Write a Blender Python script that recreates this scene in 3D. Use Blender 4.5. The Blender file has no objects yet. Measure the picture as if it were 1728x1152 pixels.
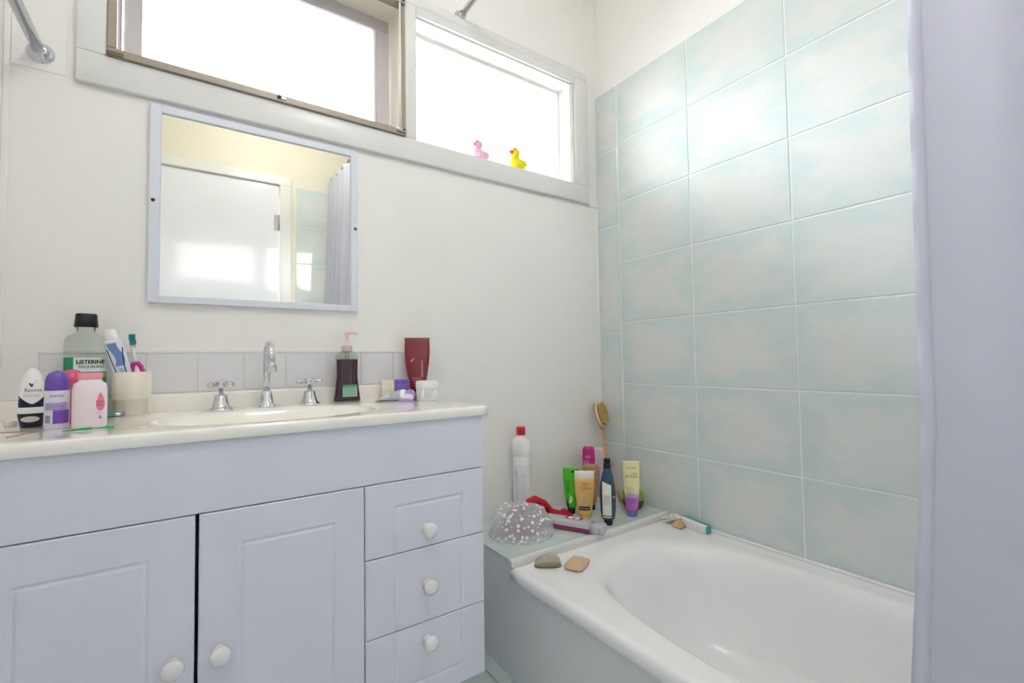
import bpy, bmesh, math, random
from mathutils import Vector, Matrix, noise
random.seed(7)
PI = math.pi
sc = bpy.context.scene
COL = sc.collection

# ------------------------------------------------------------------ camera
F_PX, YAW, PITCH, ROLL = 782.96, 0.60443, 0.038996, -0.015528
EYE = 0.90
def cam_axes():
    f = Vector((math.sin(YAW)*math.cos(PITCH), math.cos(YAW)*math.cos(PITCH), math.sin(PITCH)))
    r = Vector((math.cos(YAW), -math.sin(YAW), 0)); u = r.cross(f)
    return f, math.cos(ROLL)*r+math.sin(ROLL)*u, -math.sin(ROLL)*r+math.cos(ROLL)*u
cf, cr, cu = cam_axes()
cam_d = bpy.data.cameras.new('camera'); cam = bpy.data.objects.new('camera', cam_d)
COL.objects.link(cam); sc.camera = cam
cam_d.sensor_width = 36; cam_d.lens = F_PX*36/1728; cam_d.clip_start = 0.01
m = Matrix((cr, cu, -cf)).transposed().to_4x4(); m.translation = (0, 0, EYE)
cam.matrix_world = m

# ------------------------------------------------------------------ daylight and exposure
w = bpy.data.worlds.new('daylight'); sc.world = w; w.use_nodes = True
bg = w.node_tree.nodes['Background']
bg.inputs['Strength'].default_value = 17.0
_tc = w.node_tree.nodes.new('ShaderNodeTexCoord'); _sp = w.node_tree.nodes.new('ShaderNodeSeparateXYZ'); _mr = w.node_tree.nodes.new('ShaderNodeMapRange')
_mr.inputs['From Min'].default_value = 0.08; _mr.inputs['From Max'].default_value = 0.18; _mr.interpolation_type = 'SMOOTHSTEP'
_mx = w.node_tree.nodes.new('ShaderNodeMix'); _mx.data_type = 'RGBA'
_mx.inputs[6].default_value = (0.22, 0.22, 0.215, 1)      # shaded ground and neighbouring fence
_mx.inputs[7].default_value = (0.97, 0.965, 1.0, 1)      # overcast sky
w.node_tree.links.new(_tc.outputs['Generated'], _sp.inputs[0]); w.node_tree.links.new(_sp.outputs[2], _mr.inputs['Value'])
w.node_tree.links.new(_mr.outputs[0], _mx.inputs[0]); w.node_tree.links.new(_mx.outputs[2], bg.inputs['Color'])
sc.view_settings.view_transform = 'Standard'; sc.view_settings.look = 'None'
sc.view_settings.gamma = 1; sc.view_settings.exposure = 1.22; sc.view_settings.use_curve_mapping = False
sc.cycles.max_bounces = 16; sc.cycles.diffuse_bounces = 12; sc.cycles.glossy_bounces = 6
sc.cycles.transparent_max_bounces = 16; sc.cycles.transmission_bounces = 10
sc.cycles.sample_clamp_indirect = 8
FILL_STRENGTH = 11.0          # glow of the added, unseen fill globe (built below)

# ------------------------------------------------------------------ materials
def lin(c):
    return tuple((x/12.92 if x <= 0.04045 else ((x+0.055)/1.055)**2.4) for x in c)
def hexc(h):
    return lin(tuple(int(h[i:i+2], 16)/255 for i in (0, 2, 4)))
MATS = {}
def mat(name, h, rough=0.5, metal=0, trans=0, coat=0, bump=0, bscale=60, var=0, vscale=8, alpha=1, ior=1.45, sss=0):
    if name in MATS: return MATS[name]
    m = bpy.data.materials.new(name); m.use_nodes = True; nt = m.node_tree
    b = nt.nodes['Principled BSDF']; c = hexc(h)
    b.inputs['Base Color'].default_value = (*c, 1); b.inputs['Roughness'].default_value = rough
    b.inputs['Metallic'].default_value = metal; b.inputs['Transmission Weight'].default_value = trans
    b.inputs['Coat Weight'].default_value = coat; b.inputs['Alpha'].default_value = alpha; b.inputs['IOR'].default_value = ior
    if sss: b.inputs['Subsurface Weight'].default_value = sss; b.inputs['Subsurface Scale'].default_value = 0.01
    tc = nt.nodes.new('ShaderNodeTexCoord')
    n = nt.nodes.new('ShaderNodeTexNoise'); n.inputs['Scale'].default_value = vscale; n.inputs['Detail'].default_value = 4
    nt.links.new(tc.outputs['Object'], n.inputs['Vector'])
    mx = nt.nodes.new('ShaderNodeMix'); mx.data_type = 'RGBA'
    v = var or 0.015
    mx.inputs[6].default_value = (*[max(0, x*(1-v)) for x in c], 1); mx.inputs[7].default_value = (*[min(1, x*(1+v)) for x in c], 1)
    nt.links.new(n.outputs['Fac'], mx.inputs[0]); nt.links.new(mx.outputs[2], b.inputs['Base Color'])
    if bump:
        n2 = nt.nodes.new('ShaderNodeTexNoise'); n2.inputs['Scale'].default_value = bscale; n2.inputs['Detail'].default_value = 3
        nt.links.new(tc.outputs['Object'], n2.inputs['Vector'])
        bp = nt.nodes.new('ShaderNodeBump'); bp.inputs['Strength'].default_value = bump; bp.inputs['Distance'].default_value = 0.002
        nt.links.new(n2.outputs['Fac'], bp.inputs['Height']); nt.links.new(bp.outputs['Normal'], b.inputs['Normal'])
    MATS[name] = m; return m

PAINT = mat('wall_paint', 'EDEBE8', 0.42, bump=0.12, bscale=140, var=0.02, vscale=3)
PAINT_CEIL = mat('ceiling_paint', 'EAE8E0', 0.6, bump=0.05)
TRIMW = mat('trim_gloss_white', 'E0DFDE', 0.28, bump=0.05, bscale=30)
CREAM = mat('lining_cream', 'EEE9DC', 0.35)
DOORW = mat('door_enamel', 'E8EAF0', 0.10, bump=0.03, bscale=12)
GROUT = mat('grout', 'EDEAE6', 0.7, bump=0.2, bscale=200)
VANITY = mat('vanity_lacquer', 'DCDCE8', 0.33, var=0.01)
KNOBW = mat('knob_porcelain', 'E9E6E6', 0.25, coat=0.4)
TOP = mat('vanity_top_cream', 'F6F3EC', 0.12, coat=0.5, var=0.02, vscale=5)
BATH = mat('bath_enamel', 'F1F0F1', 0.24, coat=0.15, var=0.012, vscale=4)
PANEL = mat('bath_panel_paint', 'DADBDE', 0.35, bump=0.1, bscale=12)
CHROME = mat('chrome', 'D8DADF', 0.09, metal=1)
STEEL = mat('brushed_steel', 'A9A6A8', 0.35, metal=0.85)
ALU = mat('bronze_aluminium', 'A3998C', 0.45, metal=0.25)
ALU2 = mat('pale_aluminium', 'C9C5C8', 0.3, metal=0.5)
MIRROR = mat('mirror_silver', 'DEDED6', 0.004, metal=1)
MFRAME = mat('mirror_frame_white', 'DCE0EA', 0.3)
DARK = mat('screw_dark', '4A4A50', 0.4, metal=0.5)
SPLASH = mat('splashback_tile', 'E0DEE2', 0.12, coat=0.4, var=0.02)
WHITEP = mat('white_plastic', 'F0F0EE', 0.3)
BLACKP = mat('black_plastic', '17171B', 0.3)
NAVY = mat('navy_print', '1B2240', 0.35)

def tile_mat(name, edge, centre, fleck):
    m = bpy.data.materials.new(name); m.use_nodes = True; nt = m.node_tree; N = nt.nodes; L = nt.links
    b = N['Principled BSDF']; b.inputs['Roughness'].default_value = 0.025; b.inputs['IOR'].default_value = 1.38
    uv = N.new('ShaderNodeUVMap'); uv.uv_map = 'UVMap'
    sp = N.new('ShaderNodeSeparateXYZ'); L.new(uv.outputs[0], sp.inputs[0])
    def M(op, a, bb=None):
        n = N.new('ShaderNodeMath'); n.operation = op
        for i, v in enumerate((a, bb)):
            if v is None: continue
            if isinstance(v, (int, float)): n.inputs[i].default_value = v
            else: L.new(v, n.inputs[i])
        return n.outputs[0]
    ex = M('MINIMUM', sp.outputs[0], M('SUBTRACT', 1, sp.outputs[0]))
    ey = M('MINIMUM', sp.outputs[1], M('SUBTRACT', 1, sp.outputs[1]))
    e = M('MINIMUM', ex, ey)
    tc = N.new('ShaderNodeTexCoord')
    mp = N.new('ShaderNodeMapping'); mp.inputs['Scale'].default_value = (1, 1, 1.9); L.new(tc.outputs['Object'], mp.inputs[0])
    n1 = N.new('ShaderNodeTexNoise'); n1.inputs['Scale'].default_value = 9; n1.inputs['Detail'].default_value = 5; L.new(mp.outputs[0], n1.inputs[0])
    f = M('ADD', M('MULTIPLY', e, 2.8), M('MULTIPLY', M('SUBTRACT', n1.outputs['Fac'], 0.5), 2.2))
    cr_ = N.new('ShaderNodeValToRGB'); L.new(f, cr_.inputs[0])
    cr_.color_ramp.elements[0].position = 0.05; cr_.color_ramp.elements[0].color = (*hexc(edge), 1)
    cr_.color_ramp.elements[1].position = 0.75; cr_.color_ramp.elements[1].color = (*hexc(centre), 1)
    n2 = N.new('ShaderNodeTexNoise'); n2.inputs['Scale'].default_value = 34; n2.inputs['Detail'].default_value = 6; n2.inputs['Roughness'].default_value = 0.7; L.new(mp.outputs[0], n2.inputs[0])
    r2 = N.new('ShaderNodeValToRGB'); L.new(n2.outputs['Fac'], r2.inputs[0])
    r2.color_ramp.elements[0].position = 0.54; r2.color_ramp.elements[0].color = (0, 0, 0, 1)
    r2.color_ramp.elements[1].position = 0.72; r2.color_ramp.elements[1].color = (0.55, 0.55, 0.55, 1)
    mx = N.new('ShaderNodeMix'); mx.data_type = 'RGBA'; L.new(r2.outputs[0], mx.inputs[0]); L.new(cr_.outputs[0], mx.inputs[6]); mx.inputs[7].default_value = (*hexc(fleck), 1)
    L.new(mx.outputs[2], b.inputs['Base Color'])
    bp = N.new('ShaderNodeBump'); bp.inputs['Strength'].default_value = 0.035; bp.inputs['Distance'].default_value = 0.003
    n3 = N.new('ShaderNodeTexNoise'); n3.inputs['Scale'].default_value = 14; L.new(tc.outputs['Object'], n3.inputs[0])
    L.new(n3.outputs['Fac'], bp.inputs['Height']); L.new(bp.outputs['Normal'], b.inputs['Normal'])
    return m
TILE = tile_mat('wall_tile_aqua', 'CBD8D8', 'DADDDB', 'DDCDCA')
TILEF = tile_mat('floor_tile_aqua', 'C4D3D1', 'D0D9D6', 'CAC7C2')

def glass_mat(name='window_glass', tint=(0.95, 0.97, 0.97, 1)):
    m = bpy.data.materials.new(name); m.use_nodes = True; nt = m.node_tree
    nt.nodes.remove(nt.nodes['Principled BSDF']); out = nt.nodes['Material Output']
    t = nt.nodes.new('ShaderNodeBsdfTransparent'); t.inputs[0].default_value = tint
    g = nt.nodes.new('ShaderNodeBsdfGlossy'); g.inputs['Roughness'].default_value = 0.1
    f = nt.nodes.new('ShaderNodeFresnel'); f.inputs['IOR'].default_value = 1.45
    n = nt.nodes.new('ShaderNodeTexNoise'); n.inputs['Scale'].default_value = 200
    bp = nt.nodes.new('ShaderNodeBump'); bp.inputs['Strength'].default_value = 0.2; nt.links.new(n.outputs[0], bp.inputs['Height']); nt.links.new(bp.outputs[0], g.inputs['Normal'])
    mx = nt.nodes.new('ShaderNodeMixShader'); nt.links.new(f.outputs[0], mx.inputs[0]); nt.links.new(t.outputs[0], mx.inputs[1]); nt.links.new(g.outputs[0], mx.inputs[2])
    nt.links.new(mx.outputs[0], out.inputs[0]); return m
GLASS = glass_mat(); GLASS_GREY = glass_mat('screened_glass', (0.58, 0.585, 0.59, 1))

def sheer_mat(name, h, transp, translu, dots=None, rough=0.3):
    """thin see-through sheet: diffuse + translucent + a share of plain transparency, optional opaque dots"""
    m = bpy.data.materials.new(name); m.use_nodes = True; nt = m.node_tree; N = nt.nodes; L = nt.links
    b = N['Principled BSDF']; out = N['Material Output']; b.inputs['Base Color'].default_value = (*hexc(h), 1); b.inputs['Roughness'].default_value = rough
    tl = N.new('ShaderNodeBsdfTranslucent'); tl.inputs[0].default_value = (*hexc(h), 1)
    m1 = N.new('ShaderNodeMixShader'); m1.inputs[0].default_value = translu; L.new(b.outputs[0], m1.inputs[1]); L.new(tl.outputs[0], m1.inputs[2])
    tr = N.new('ShaderNodeBsdfTransparent'); m2 = N.new('ShaderNodeMixShader'); m2.inputs[0].default_value = transp
    L.new(m1.outputs[0], m2.inputs[1]); L.new(tr.outputs[0], m2.inputs[2]); last = m2.outputs[0]
    tc = N.new('ShaderNodeTexCoord')
    if dots:
        vo = N.new('ShaderNodeTexVoronoi'); vo.inputs['Scale'].default_value = dots; L.new(tc.outputs['Object'], vo.inputs[0])
        n = N.new('ShaderNodeTexNoise'); n.inputs['Scale'].default_value = 60; L.new(tc.outputs['Object'], n.inputs[0])
        lt = N.new('ShaderNodeMath'); lt.operation = 'LESS_THAN'; L.new(vo.outputs['Distance'], lt.inputs[0]); lt.inputs[1].default_value = 0.33
        w_ = N.new('ShaderNodeBsdfPrincipled'); w_.inputs['Base Color'].default_value = (0.9, 0.9, 0.92, 1); w_.inputs['Roughness'].default_value = 0.3
        m3 = N.new('ShaderNodeMixShader'); L.new(lt.outputs[0], m3.inputs[0]); L.new(last, m3.inputs[1]); L.new(w_.outputs[0], m3.inputs[2]); last = m3.outputs[0]
    n = N.new('ShaderNodeTexNoise'); n.inputs['Scale'].default_value = 30 if not dots else 45; L.new(tc.outputs['Object'], n.inputs[0])
    bp = N.new('ShaderNodeBump'); bp.inputs['Strength'].default_value = 0.15 if not dots else 0.6; bp.inputs['Distance'].default_value = 0.003; L.new(n.outputs[0], bp.inputs['Height'])
    L.new(bp.outputs[0], b.inputs['Normal']); L.new(last, out.inputs[0]); return m

# ------------------------------------------------------------------ mesh builder
class MB:
    def __init__(s): s.v = []; s.f = []; s.m = []; s.s = []; s.uv = {}; s.mats = []
    def mi(s, m):
        if m not in s.mats: s.mats.append(m)
        return s.mats.index(m)
    def face(s, idx, m, smooth=False, uv=None):
        if uv: s.uv[len(s.f)] = uv
        s.f.append(tuple(idx)); s.m.append(s.mi(m)); s.s.append(smooth)
    def add(s, verts, faces, m, smooth=False, M=None):
        o = len(s.v)
        for p in verts:
            p = Vector(p); s.v.append(M @ p if M else p)
        for f in faces: s.face([o+i for i in f], m, smooth)
    def box(s, a, b, m, bev=0.0, seg=1, M=None):
        a = Vector(a); b = Vector(b); bm = bmesh.new(); bmesh.ops.create_cube(bm, size=1)
        c = (a+b)/2; d = b-a
        for v in bm.verts: v.co = Vector((v.co.x*d.x, v.co.y*d.y, v.co.z*d.z))+c
        if bev: bmesh.ops.bevel(bm, geom=bm.edges[:], offset=min(bev, min(abs(x) for x in d)*0.49), segments=seg, profile=0.5, affect='EDGES')
        bm.verts.index_update()
        s.add([v.co.copy() for v in bm.verts], [[v.index for v in f.verts] for f in bm.faces], m, seg > 1, M); bm.free()
    def rings(s, rings, m, close=(True, True), smooth=True, matf=None, M=None, wrap=True):
        o = len(s.v); n = len(rings[0])
        for r in rings:
            for p in r:
                p = Vector(p); s.v.append(M @ p if M else p)
        for i in range(len(rings)-1):
            for j in range(n if wrap else n-1):
                k = (j+1) % n
                s.face([o+i*n+j, o+i*n+k, o+(i+1)*n+k, o+(i+1)*n+j], matf(i, j) if matf else m, smooth)
        if close[0]: s.face([o+j for j in reversed(range(n))], matf(0, 0) if matf else m)
        if close[1]: s.face([o+(len(rings)-1)*n+j for j in range(n)], matf(len(rings)-2, 0) if matf else m)
    def lathe(s, prof, m, n=32, close=(True, True), M=None, matf=None):
        s.rings([[(r*math.cos(2*PI*j/n), r*math.sin(2*PI*j/n), z) for j in range(n)] for r, z in prof], m, close, True, matf, M)
    def tube(s, pts, r, m, n=12, close=(True, True)):
        pts = [Vector(p) for p in pts]; rr = r if isinstance(r, (list, tuple)) else [r]*len(pts); R = []
        prev = None
        for i, p in enumerate(pts):
            t = (pts[min(i+1, len(pts)-1)]-pts[max(i-1, 0)]).normalized()
            a = prev if prev else (Vector((0, 0, 1)) if abs(t.z) < 0.9 else Vector((1, 0, 0)))
            x = (a-t*a.dot(t)).normalized(); prev = x; y = t.cross(x)
            R.append([p+rr[i]*(math.cos(2*PI*j/n)*x+math.sin(2*PI*j/n)*y) for j in range(n)])
        s.rings(R, m, close)
    def ball(s, c, r, m, n=20, k=12):
        r = r if isinstance(r, (list, tuple)) else (r, r, r); c = Vector(c)
        s.rings([[(c.x+r[0]*math.sin(a)*math.cos(2*PI*j/n), c.y+r[1]*math.sin(a)*math.sin(2*PI*j/n), c.z-r[2]*math.cos(a)) for j in range(n)]
                 for a in [max(0.02, min(PI-0.02, PI*i/k)) for i in range(k+1)]], m)
    def build(s, name, parent=None, loc=None, rot=None):
        me = bpy.data.meshes.new(name); me.from_pydata([tuple(p) for p in s.v], [], s.f)
        for m in s.mats: me.materials.append(m)
        me.polygons.foreach_set('material_index', s.m); me.polygons.foreach_set('use_smooth', s.s)
        if s.uv:
            l = me.uv_layers.new(name='UVMap')
            for fi, uv in s.uv.items():
                for li, q in zip(me.polygons[fi].loop_indices, uv): l.data[li].uv = q
        me.update(); o = bpy.data.objects.new(name, me); COL.objects.link(o)
        if parent: o.parent = parent
        if loc is not None: o.location = loc
        if rot is not None: o.rotation_euler = rot
        return o
def tag(o, label, cat, group=None):
    o['label'] = label; o['category'] = cat
    if group: o['group'] = group
    return o
def root(name, loc, rz=0, label=None, cat=None, group=None, rot=None):
    o = bpy.data.objects.new(name, None); o.empty_display_size = 0.02; COL.objects.link(o)
    o.location = loc; o.rotation_euler = rot if rot else (0, 0, rz)
    if label: tag(o, label, cat, group)
    return o
def struct(o): o['kind'] = 'structure'; return o
def face_cam(x, y): return math.atan2(-x, y)

# shape of a container: sections (z, rx, ry, n, cx) ; local -Y is the front
class Shape:
    def __init__(s, secs):
        s.s = [tuple(q)+((2,) if len(q) < 4 else ())+((0,) if len(q) < 5 else ()) for q in secs]
    def at(s, z):
        q = s.s
        if z <= q[0][0]: return q[0]
        for a, b in zip(q, q[1:]):
            if z <= b[0]:
                t = (z-a[0])/max(1e-9, b[0]-a[0]); return tuple(x+(y-x)*t for x, y in zip(a, b))
        return q[-1]
    def surf(s, x, z, off=0.0004):
        _, rx, ry, n, cx = s.at(z); u = min(0.97, abs((x-cx)/rx)); return Vector((x, -ry*(1-u**n)**(1/n)-off, z))
    def ring(s, q, N):
        z, rx, ry, n, cx = q; R = []
        for j in range(N):
            a = 2*PI*j/N; c, d = math.cos(a), math.sin(a)
            R.append((cx+rx*math.copysign(abs(c)**(2/n), c), ry*math.copysign(abs(d)**(2/n), d), z))
        return R
    def mesh(s, mb, m, N=36, matf=None, close=(True, True), grow=0):
        mb.rings([s.ring((q[0], q[1]+grow, q[2]+grow, q[3], q[4]), N) for q in s.s], m, close, True, matf)
    def decal(s, mb, m, poly, off=0.0005, nx=8, nz=8):
        """poly: (x0,x1,z0,z1) rectangle grid or callable (u,v)->(x,z)"""
        f = poly if callable(poly) else (lambda u, v: (poly[0]+(poly[1]-poly[0])*u, poly[2]+(poly[3]-poly[2])*v))
        R = [[s.surf(*f(i/nx, j/nz), off) for i in range(nx+1)] for j in range(nz+1)]
        mb.rings(R, m, (False, False), True, wrap=False)
    def text(s, mb, m, txt, x, z, size, off=0.0008, width=None, rot=0, align='CENTER', bold=0):
        vs, fs = text_geo(txt, size, align, bold)
        if not vs: return
        if width:
            xs = [v[0] for v in vs]; k = width/(max(xs)-min(xs)); vs = [(a*k, b) for a, b in vs]
        if rot: vs = [(a*math.cos(rot)-b*math.sin(rot), a*math.sin(rot)+b*math.cos(rot)) for a, b in vs]
        mb.add([s.surf(x+a, z+b, off) for a, b in vs], fs, m)
    def lines(s, mb, m, x0, x1, z0, n, dz, h=0.0009, off=0.0008):
        rnd = random.Random(n*7+int(z0*1e4))
        for i in range(n):
            a, b = x0, x1-(x1-x0)*rnd.random()*0.35; zz = z0-i*dz; x = a
            while x < b:
                w_ = (0.25+rnd.random()*0.5)*(x1-x0)*0.3; e = min(b, x+w_)
                s.decal(mb, m, (x, e, zz, zz+h), off, 3, 1); x = e+(x1-x0)*0.05
TXT = {}
def text_geo(txt, size, align='CENTER', bold=0):
    key = (txt, size, align, bold)
    if key in TXT: return TXT[key]
    c = bpy.data.curves.new('lettering', 'FONT'); c.body = txt; c.size = size; c.align_x = align; c.align_y = 'CENTER'; c.resolution_u = 2; c.offset = bold
    o = bpy.data.objects.new('lettering', c); me = bpy.data.meshes.new_from_object(o)
    r = ([(v.co.x, v.co.y) for v in me.vertices], [tuple(p.vertices) for p in me.polygons])
    bpy.data.objects.remove(o); bpy.data.curves.remove(c); bpy.data.meshes.remove(me); TXT[key] = r; return r

# ------------------------------------------------------------------ room shell
XL, XR, YB, YW, H = -0.345, 1.4644, -0.41, 1.4394, 2.50
T = 0.12
def tile(mb, origin, du, dv, nrm, wu, wv, th, m, g=0.0022, bev=0.0015):
    """one wall tile: origin corner, unit axes, size, thickness; bevelled rim, uv 0..1 on its face"""
    o = Vector(origin); du = Vector(du); dv = Vector(dv); n = Vector(nrm); b = len(mb.v)
    for (i, d) in ((g, 0.0), (g, th-bev), (g+bev, th)):
        for (a, c) in ((i, i), (wu-i, i), (wu-i, wv-i), (i, wv-i)): mb.v.append(o+du*a+dv*c+n*d)
    flip = du.cross(dv).dot(n) < 0
    def fc(ix, uv):
        if flip: ix = ix[::-1]; uv = uv[::-1]
        mb.face([b+i for i in ix], m, False, uv)
    Q = [(0, 0), (1, 0), (1, 1), (0, 1)]
    for L in (0, 4):
        for k in range(4):
            k2 = (k+1) % 4; fc([L+k, L+k2, L+4+k2, L+4+k], [Q[k], Q[k2], Q[k2], Q[k]])
    fc([8, 9, 10, 11], Q)

# floor
mb = MB(); mb.box((XL-T, YB-T, -0.1), (XR+T, YW+T, -0.008), GROUT)
x = 0.712-0.335*4
while x < XR:
    y = 0.1-0.335*2
    while y < YW:
        x0, x1, y0, y1 = max(x, XL), min(x+0.335, XR), max(y, YB), min(y+0.335, YW)
        if x1-x0 > 0.01 and y1-y0 > 0.01: tile(mb, (x0, y0, -0.008), (1, 0, 0), (0, 1, 0), (0, 0, 1), x1-x0, y1-y0, 0.008, TILEF, 0.003)
        y += 0.335
    x += 0.335
struct(mb.build('floor'))
mb = MB(); mb.box((XL-T, YB-T, H), (XR+T, YW+T, H+0.1), PAINT_CEIL); struct(mb.build('ceiling'))
mb = MB(); mb.box((XL-T, YB-T, 0), (XL, YW+T, H), PAINT); struct(mb.build('wall_left'))
# window wall with two openings
LO = (-0.172, 0.570, 1.636, 2.094); RO = (0.612, 1.314, 1.640, 2.068)
mb = MB()
for a in ((XL, XR, 0, LO[2]), (XL, XR, LO[3], H), (XL, LO[0], LO[2], LO[3]), (LO[1], RO[0], LO[2], LO[3]), (RO[1], XR, LO[2], LO[3]),
          (RO[0], RO[1], LO[2], RO[2]), (RO[0], RO[1], RO[3], LO[3])):
    mb.box((a[0], YW, a[2]), (a[1], YW+T, a[3]), PAINT)
struct(mb.build('wall_window'))
# right wall: plaster, grout bed and tiles
TOPZ = 2.0466
mb = MB(); mb.box((XR, YB-T, 0), (XR+T, YW+T, H), PAINT); mb.box((XR-0.0055, YB, 0.0), (XR, YW, TOPZ-0.002), GROUT)
cols = [(1.3145, 1.4394)]
ys = [1.3145, 0.9797, 0.6437, 0.308, -0.028, -0.363, YB]
for zt, zb in ((TOPZ, 1.784), (1.784, 1.457), (1.457, 1.004), (1.004, 0.547), (0.547, 0.338)):
    tile(mb, (XR, 1.3145, zb), (0, 1, 0), (0, 0, 1), (-1, 0, 0), YW-1.3145, zt-zb, 0.0075, TILE)
for a, b in zip(ys, ys[1:]):
    z = TOPZ
    while z > 0.3:
        zb = z-0.25; tile(mb, (XR, b, zb), (0, 1, 0), (0, 0, 1), (-1, 0, 0), a-b, 0.25, 0.0075, TILE); z = zb
struct(mb.build('wall_right'))
# back wall with door opening
DX0, DX1, DZ = -0.290, 0.456, 2.045
mb = MB()
CREAMP = mat('wall_paint_cream', 'DFDAC9', 0.5, var=0.02, vscale=3)
for a in ((XL-T, DX0, 0, H), (DX1, XR+T, 0, H), (DX0, DX1, DZ, H)): mb.box((a[0], YB-T, a[2]), (a[1], YB, a[3]), CREAMP)
mb.box((0.552, YB, 0), (XR, YB+0.0055, TOPZ-0.002), GROUT)
z = TOPZ
while z > 0.02:
    zb = max(0, z-0.25); xs = [0.552, 0.87, 1.20, XR]
    for a, b in zip(xs, xs[1:]): tile(mb, (a, YB, zb), (1, 0, 0), (0, 0, 1), (0, 1, 0), b-a, z-zb, 0.0075, TILE)
    z = zb
struct(mb.build('wall_back'))
d = struct(root('door_1', (DX0, YB, 0)))
mb = MB(); mb.box((0.004, -0.045, 0.008), (DX1-DX0-0.004, -0.006, DZ-0.004), DOORW, 0.002); mb.build('door_leaf', d)
for z in (0.25, 1.80):
    mb = MB(); mb.tube([(DX1-DX0, 0.002, z-0.05), (DX1-DX0, 0.002, z+0.05)], 0.006, STEEL); mb.box((DX1-DX0-0.03, -0.007, z-0.05), (DX1-DX0, -0.004, z+0.05), STEEL); mb.build('hinge', d)
mb = MB(); mb.lathe([(0.026, 0), (0.026, 0.004), (0.01, 0.008), (0.01, 0.03), (0.024, 0.04), (0.026, 0.052), (0.018, 0.06)], CHROME, M=Matrix.Translation((0.06, -0.006, 0.98)) @ Matrix.Rotation(-PI/2, 4, 'X')); mb.build('door_handle', d)
mb = MB()
for a, b in (((DX0-0.055, 0), (DX0, DZ)), ((DX1, 0), (DX1+0.068, DZ)), ((DX0-0.055, DZ), (DX1+0.068, DZ+0.055))):
    mb.box((a[0], YB, a[1]), (b[0], YB+0.014, b[1]), TRIMW, 0.003)
struct(mb.build('trim_1'))
# casing round both windows
mb = MB()
CX0, CX1, CZ0, CZ1 = -0.228, 1.400, 1.561, 2.108
def casing(x0, x1, z0, z1): mb.box((x0, YW-0.017, z0), (x1, YW+0.001, z1), TRIMW, 0.004, 2)
casing(CX0, CX1, CZ0, LO[2]); casing(CX0, CX1, LO[3], CZ1+0.02)
casing(CX0, LO[0], LO[2]-0.001, LO[3]+0.001); casing(LO[1], RO[0], LO[2]-0.001, LO[3]+0.001)
casing(RO[1]+0.012, CX1, LO[2]-0.001, LO[3]+0.001)
mb.box((RO[0], YW-0.017, RO[3]), (RO[1]+0.013, YW, LO[3]+0.004), TRIMW, 0.003)
mb.box((RO[1], YW-0.008, RO[2]), (RO[1]+0.013, YW, RO[3]), TRIMW, 0.002)
struct(mb.build('trim_2'))
# wall sheet cover strips: corner batten and butt joints
mb = MB(); mb.box((1.4035, YW-0.004, CZ0-0.004), (XR, YW, 2.097), PAINT, 0.001); mb.box((1.447, YW-0.006, 0.34), (XR, YW, CZ0-0.006), PAINT, 0.002)
mb.box((1.4035, YW-0.003, 2.0985), (XR, YW, H), PAINT, 0.001)
mb.box((0.557, YW-0.0012, 0.934), (0.562, YW, CZ0-0.011), PAINT, 0.0005)
struct(mb.build('trim_3'))
mb = MB(); mb.box((-0.334, YW-0.0025, 1.568), (-0.243, YW, H), PAINT, 0.0015); struct(mb.build('trim_4'))
mb = MB(); mb.box((XL, YW-0.006, 0), (XL+0.011, YW, H), PAINT, 0.002); struct(mb.build('trim_5'))
mb = MB(); mb.box((0.60, YW-0.012, 0.0), (0.75, YW, 0.07), GROUT, 0.002); struct(mb.build('baseboard_window'))

# roof eave outside, above the windows
mb = MB(); mb.box((XL-1.0, YW+T, 2.30), (XR+1.0, YW+T+0.40, 2.32), mat('soffit_white', 'ECECEA', 0.7)); mb.box((XL-1.0, YW+T+0.40, 2.27), (XR+1.0, YW+T+0.42, 2.44), TRIMW)
struct(mb.build('trim_6'))
# ------------------------------------------------------------------ windows
w1 = struct(root('window_1', (0, 0, 0)))
mb = MB(); x0, x1, z0, z1 = LO; fy = YW-0.022
mb.box((x0, fy, z0), (x1, YW+0.004, z0+0.020), ALU, 0.002); mb.box((x0, fy, z1-0.022), (x1, YW+0.004, z1), ALU, 0.002)
mb.box((x0, fy, z0+0.02), (x0+0.017, YW+0.004, z1-0.022), ALU, 0.002); mb.box((x1-0.013, fy, z0+0.02), (x1, YW+0.004, z1-0.022), ALU, 0.002)
mb.box((x0, fy-0.003, z0), (x1, fy, z0+0.004), ALU); mb.build('window_frame', w1)
mb = MB()   # reveal boards between the front frame and the sash
mb.box((x0, YW+0.004, z0), (x0+0.012, YW+T, z1), ALU2); mb.box((x1-0.012, YW+0.004, z0), (x1, YW+T, z1), CREAM)
mb.box((x0, YW+0.004, z1-0.010), (x1, YW+T, z1), CREAM); mb.box((x0, YW+0.004, z0), (x1, YW+T, z0+0.012), CREAM)
mb.box((x0+0.012, YW+0.030, z0), (x0+0.016, YW+0.042, z1), ALU2, 0.001); mb.box((x0+0.012, YW+0.06, z0), (x0+0.018, YW+0.068, z1), ALU2, 0.001)
mb.build('window_lining', w1)
mb = MB(); sy0, sy1 = YW+0.092, YW+0.112; sx0, sx1, sz0, sz1 = x0+0.018, x1-0.014, z0+0.014, z1-0.012
mb.box((sx0, sy0, sz0+0.045), (sx0+0.038, sy1, sz1-0.042), ALU2, 0.001); mb.box((sx1-0.046, sy0, sz0+0.045), (sx1, sy1, sz1-0.042), ALU2, 0.001)
mb.box((sx0, sy0, sz1-0.042), (sx1, sy1, sz1), ALU2, 0.003); mb.box((sx0, sy0, sz0), (sx1, sy1, sz0+0.045), ALU2, 0.003)
mb.box((sx1-0.053, sy0+0.003, sz0+0.045), (sx1-0.046, sy1-0.003, sz1-0.042), CREAM, 0.001)
mb.build('window_sash', w1)
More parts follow.
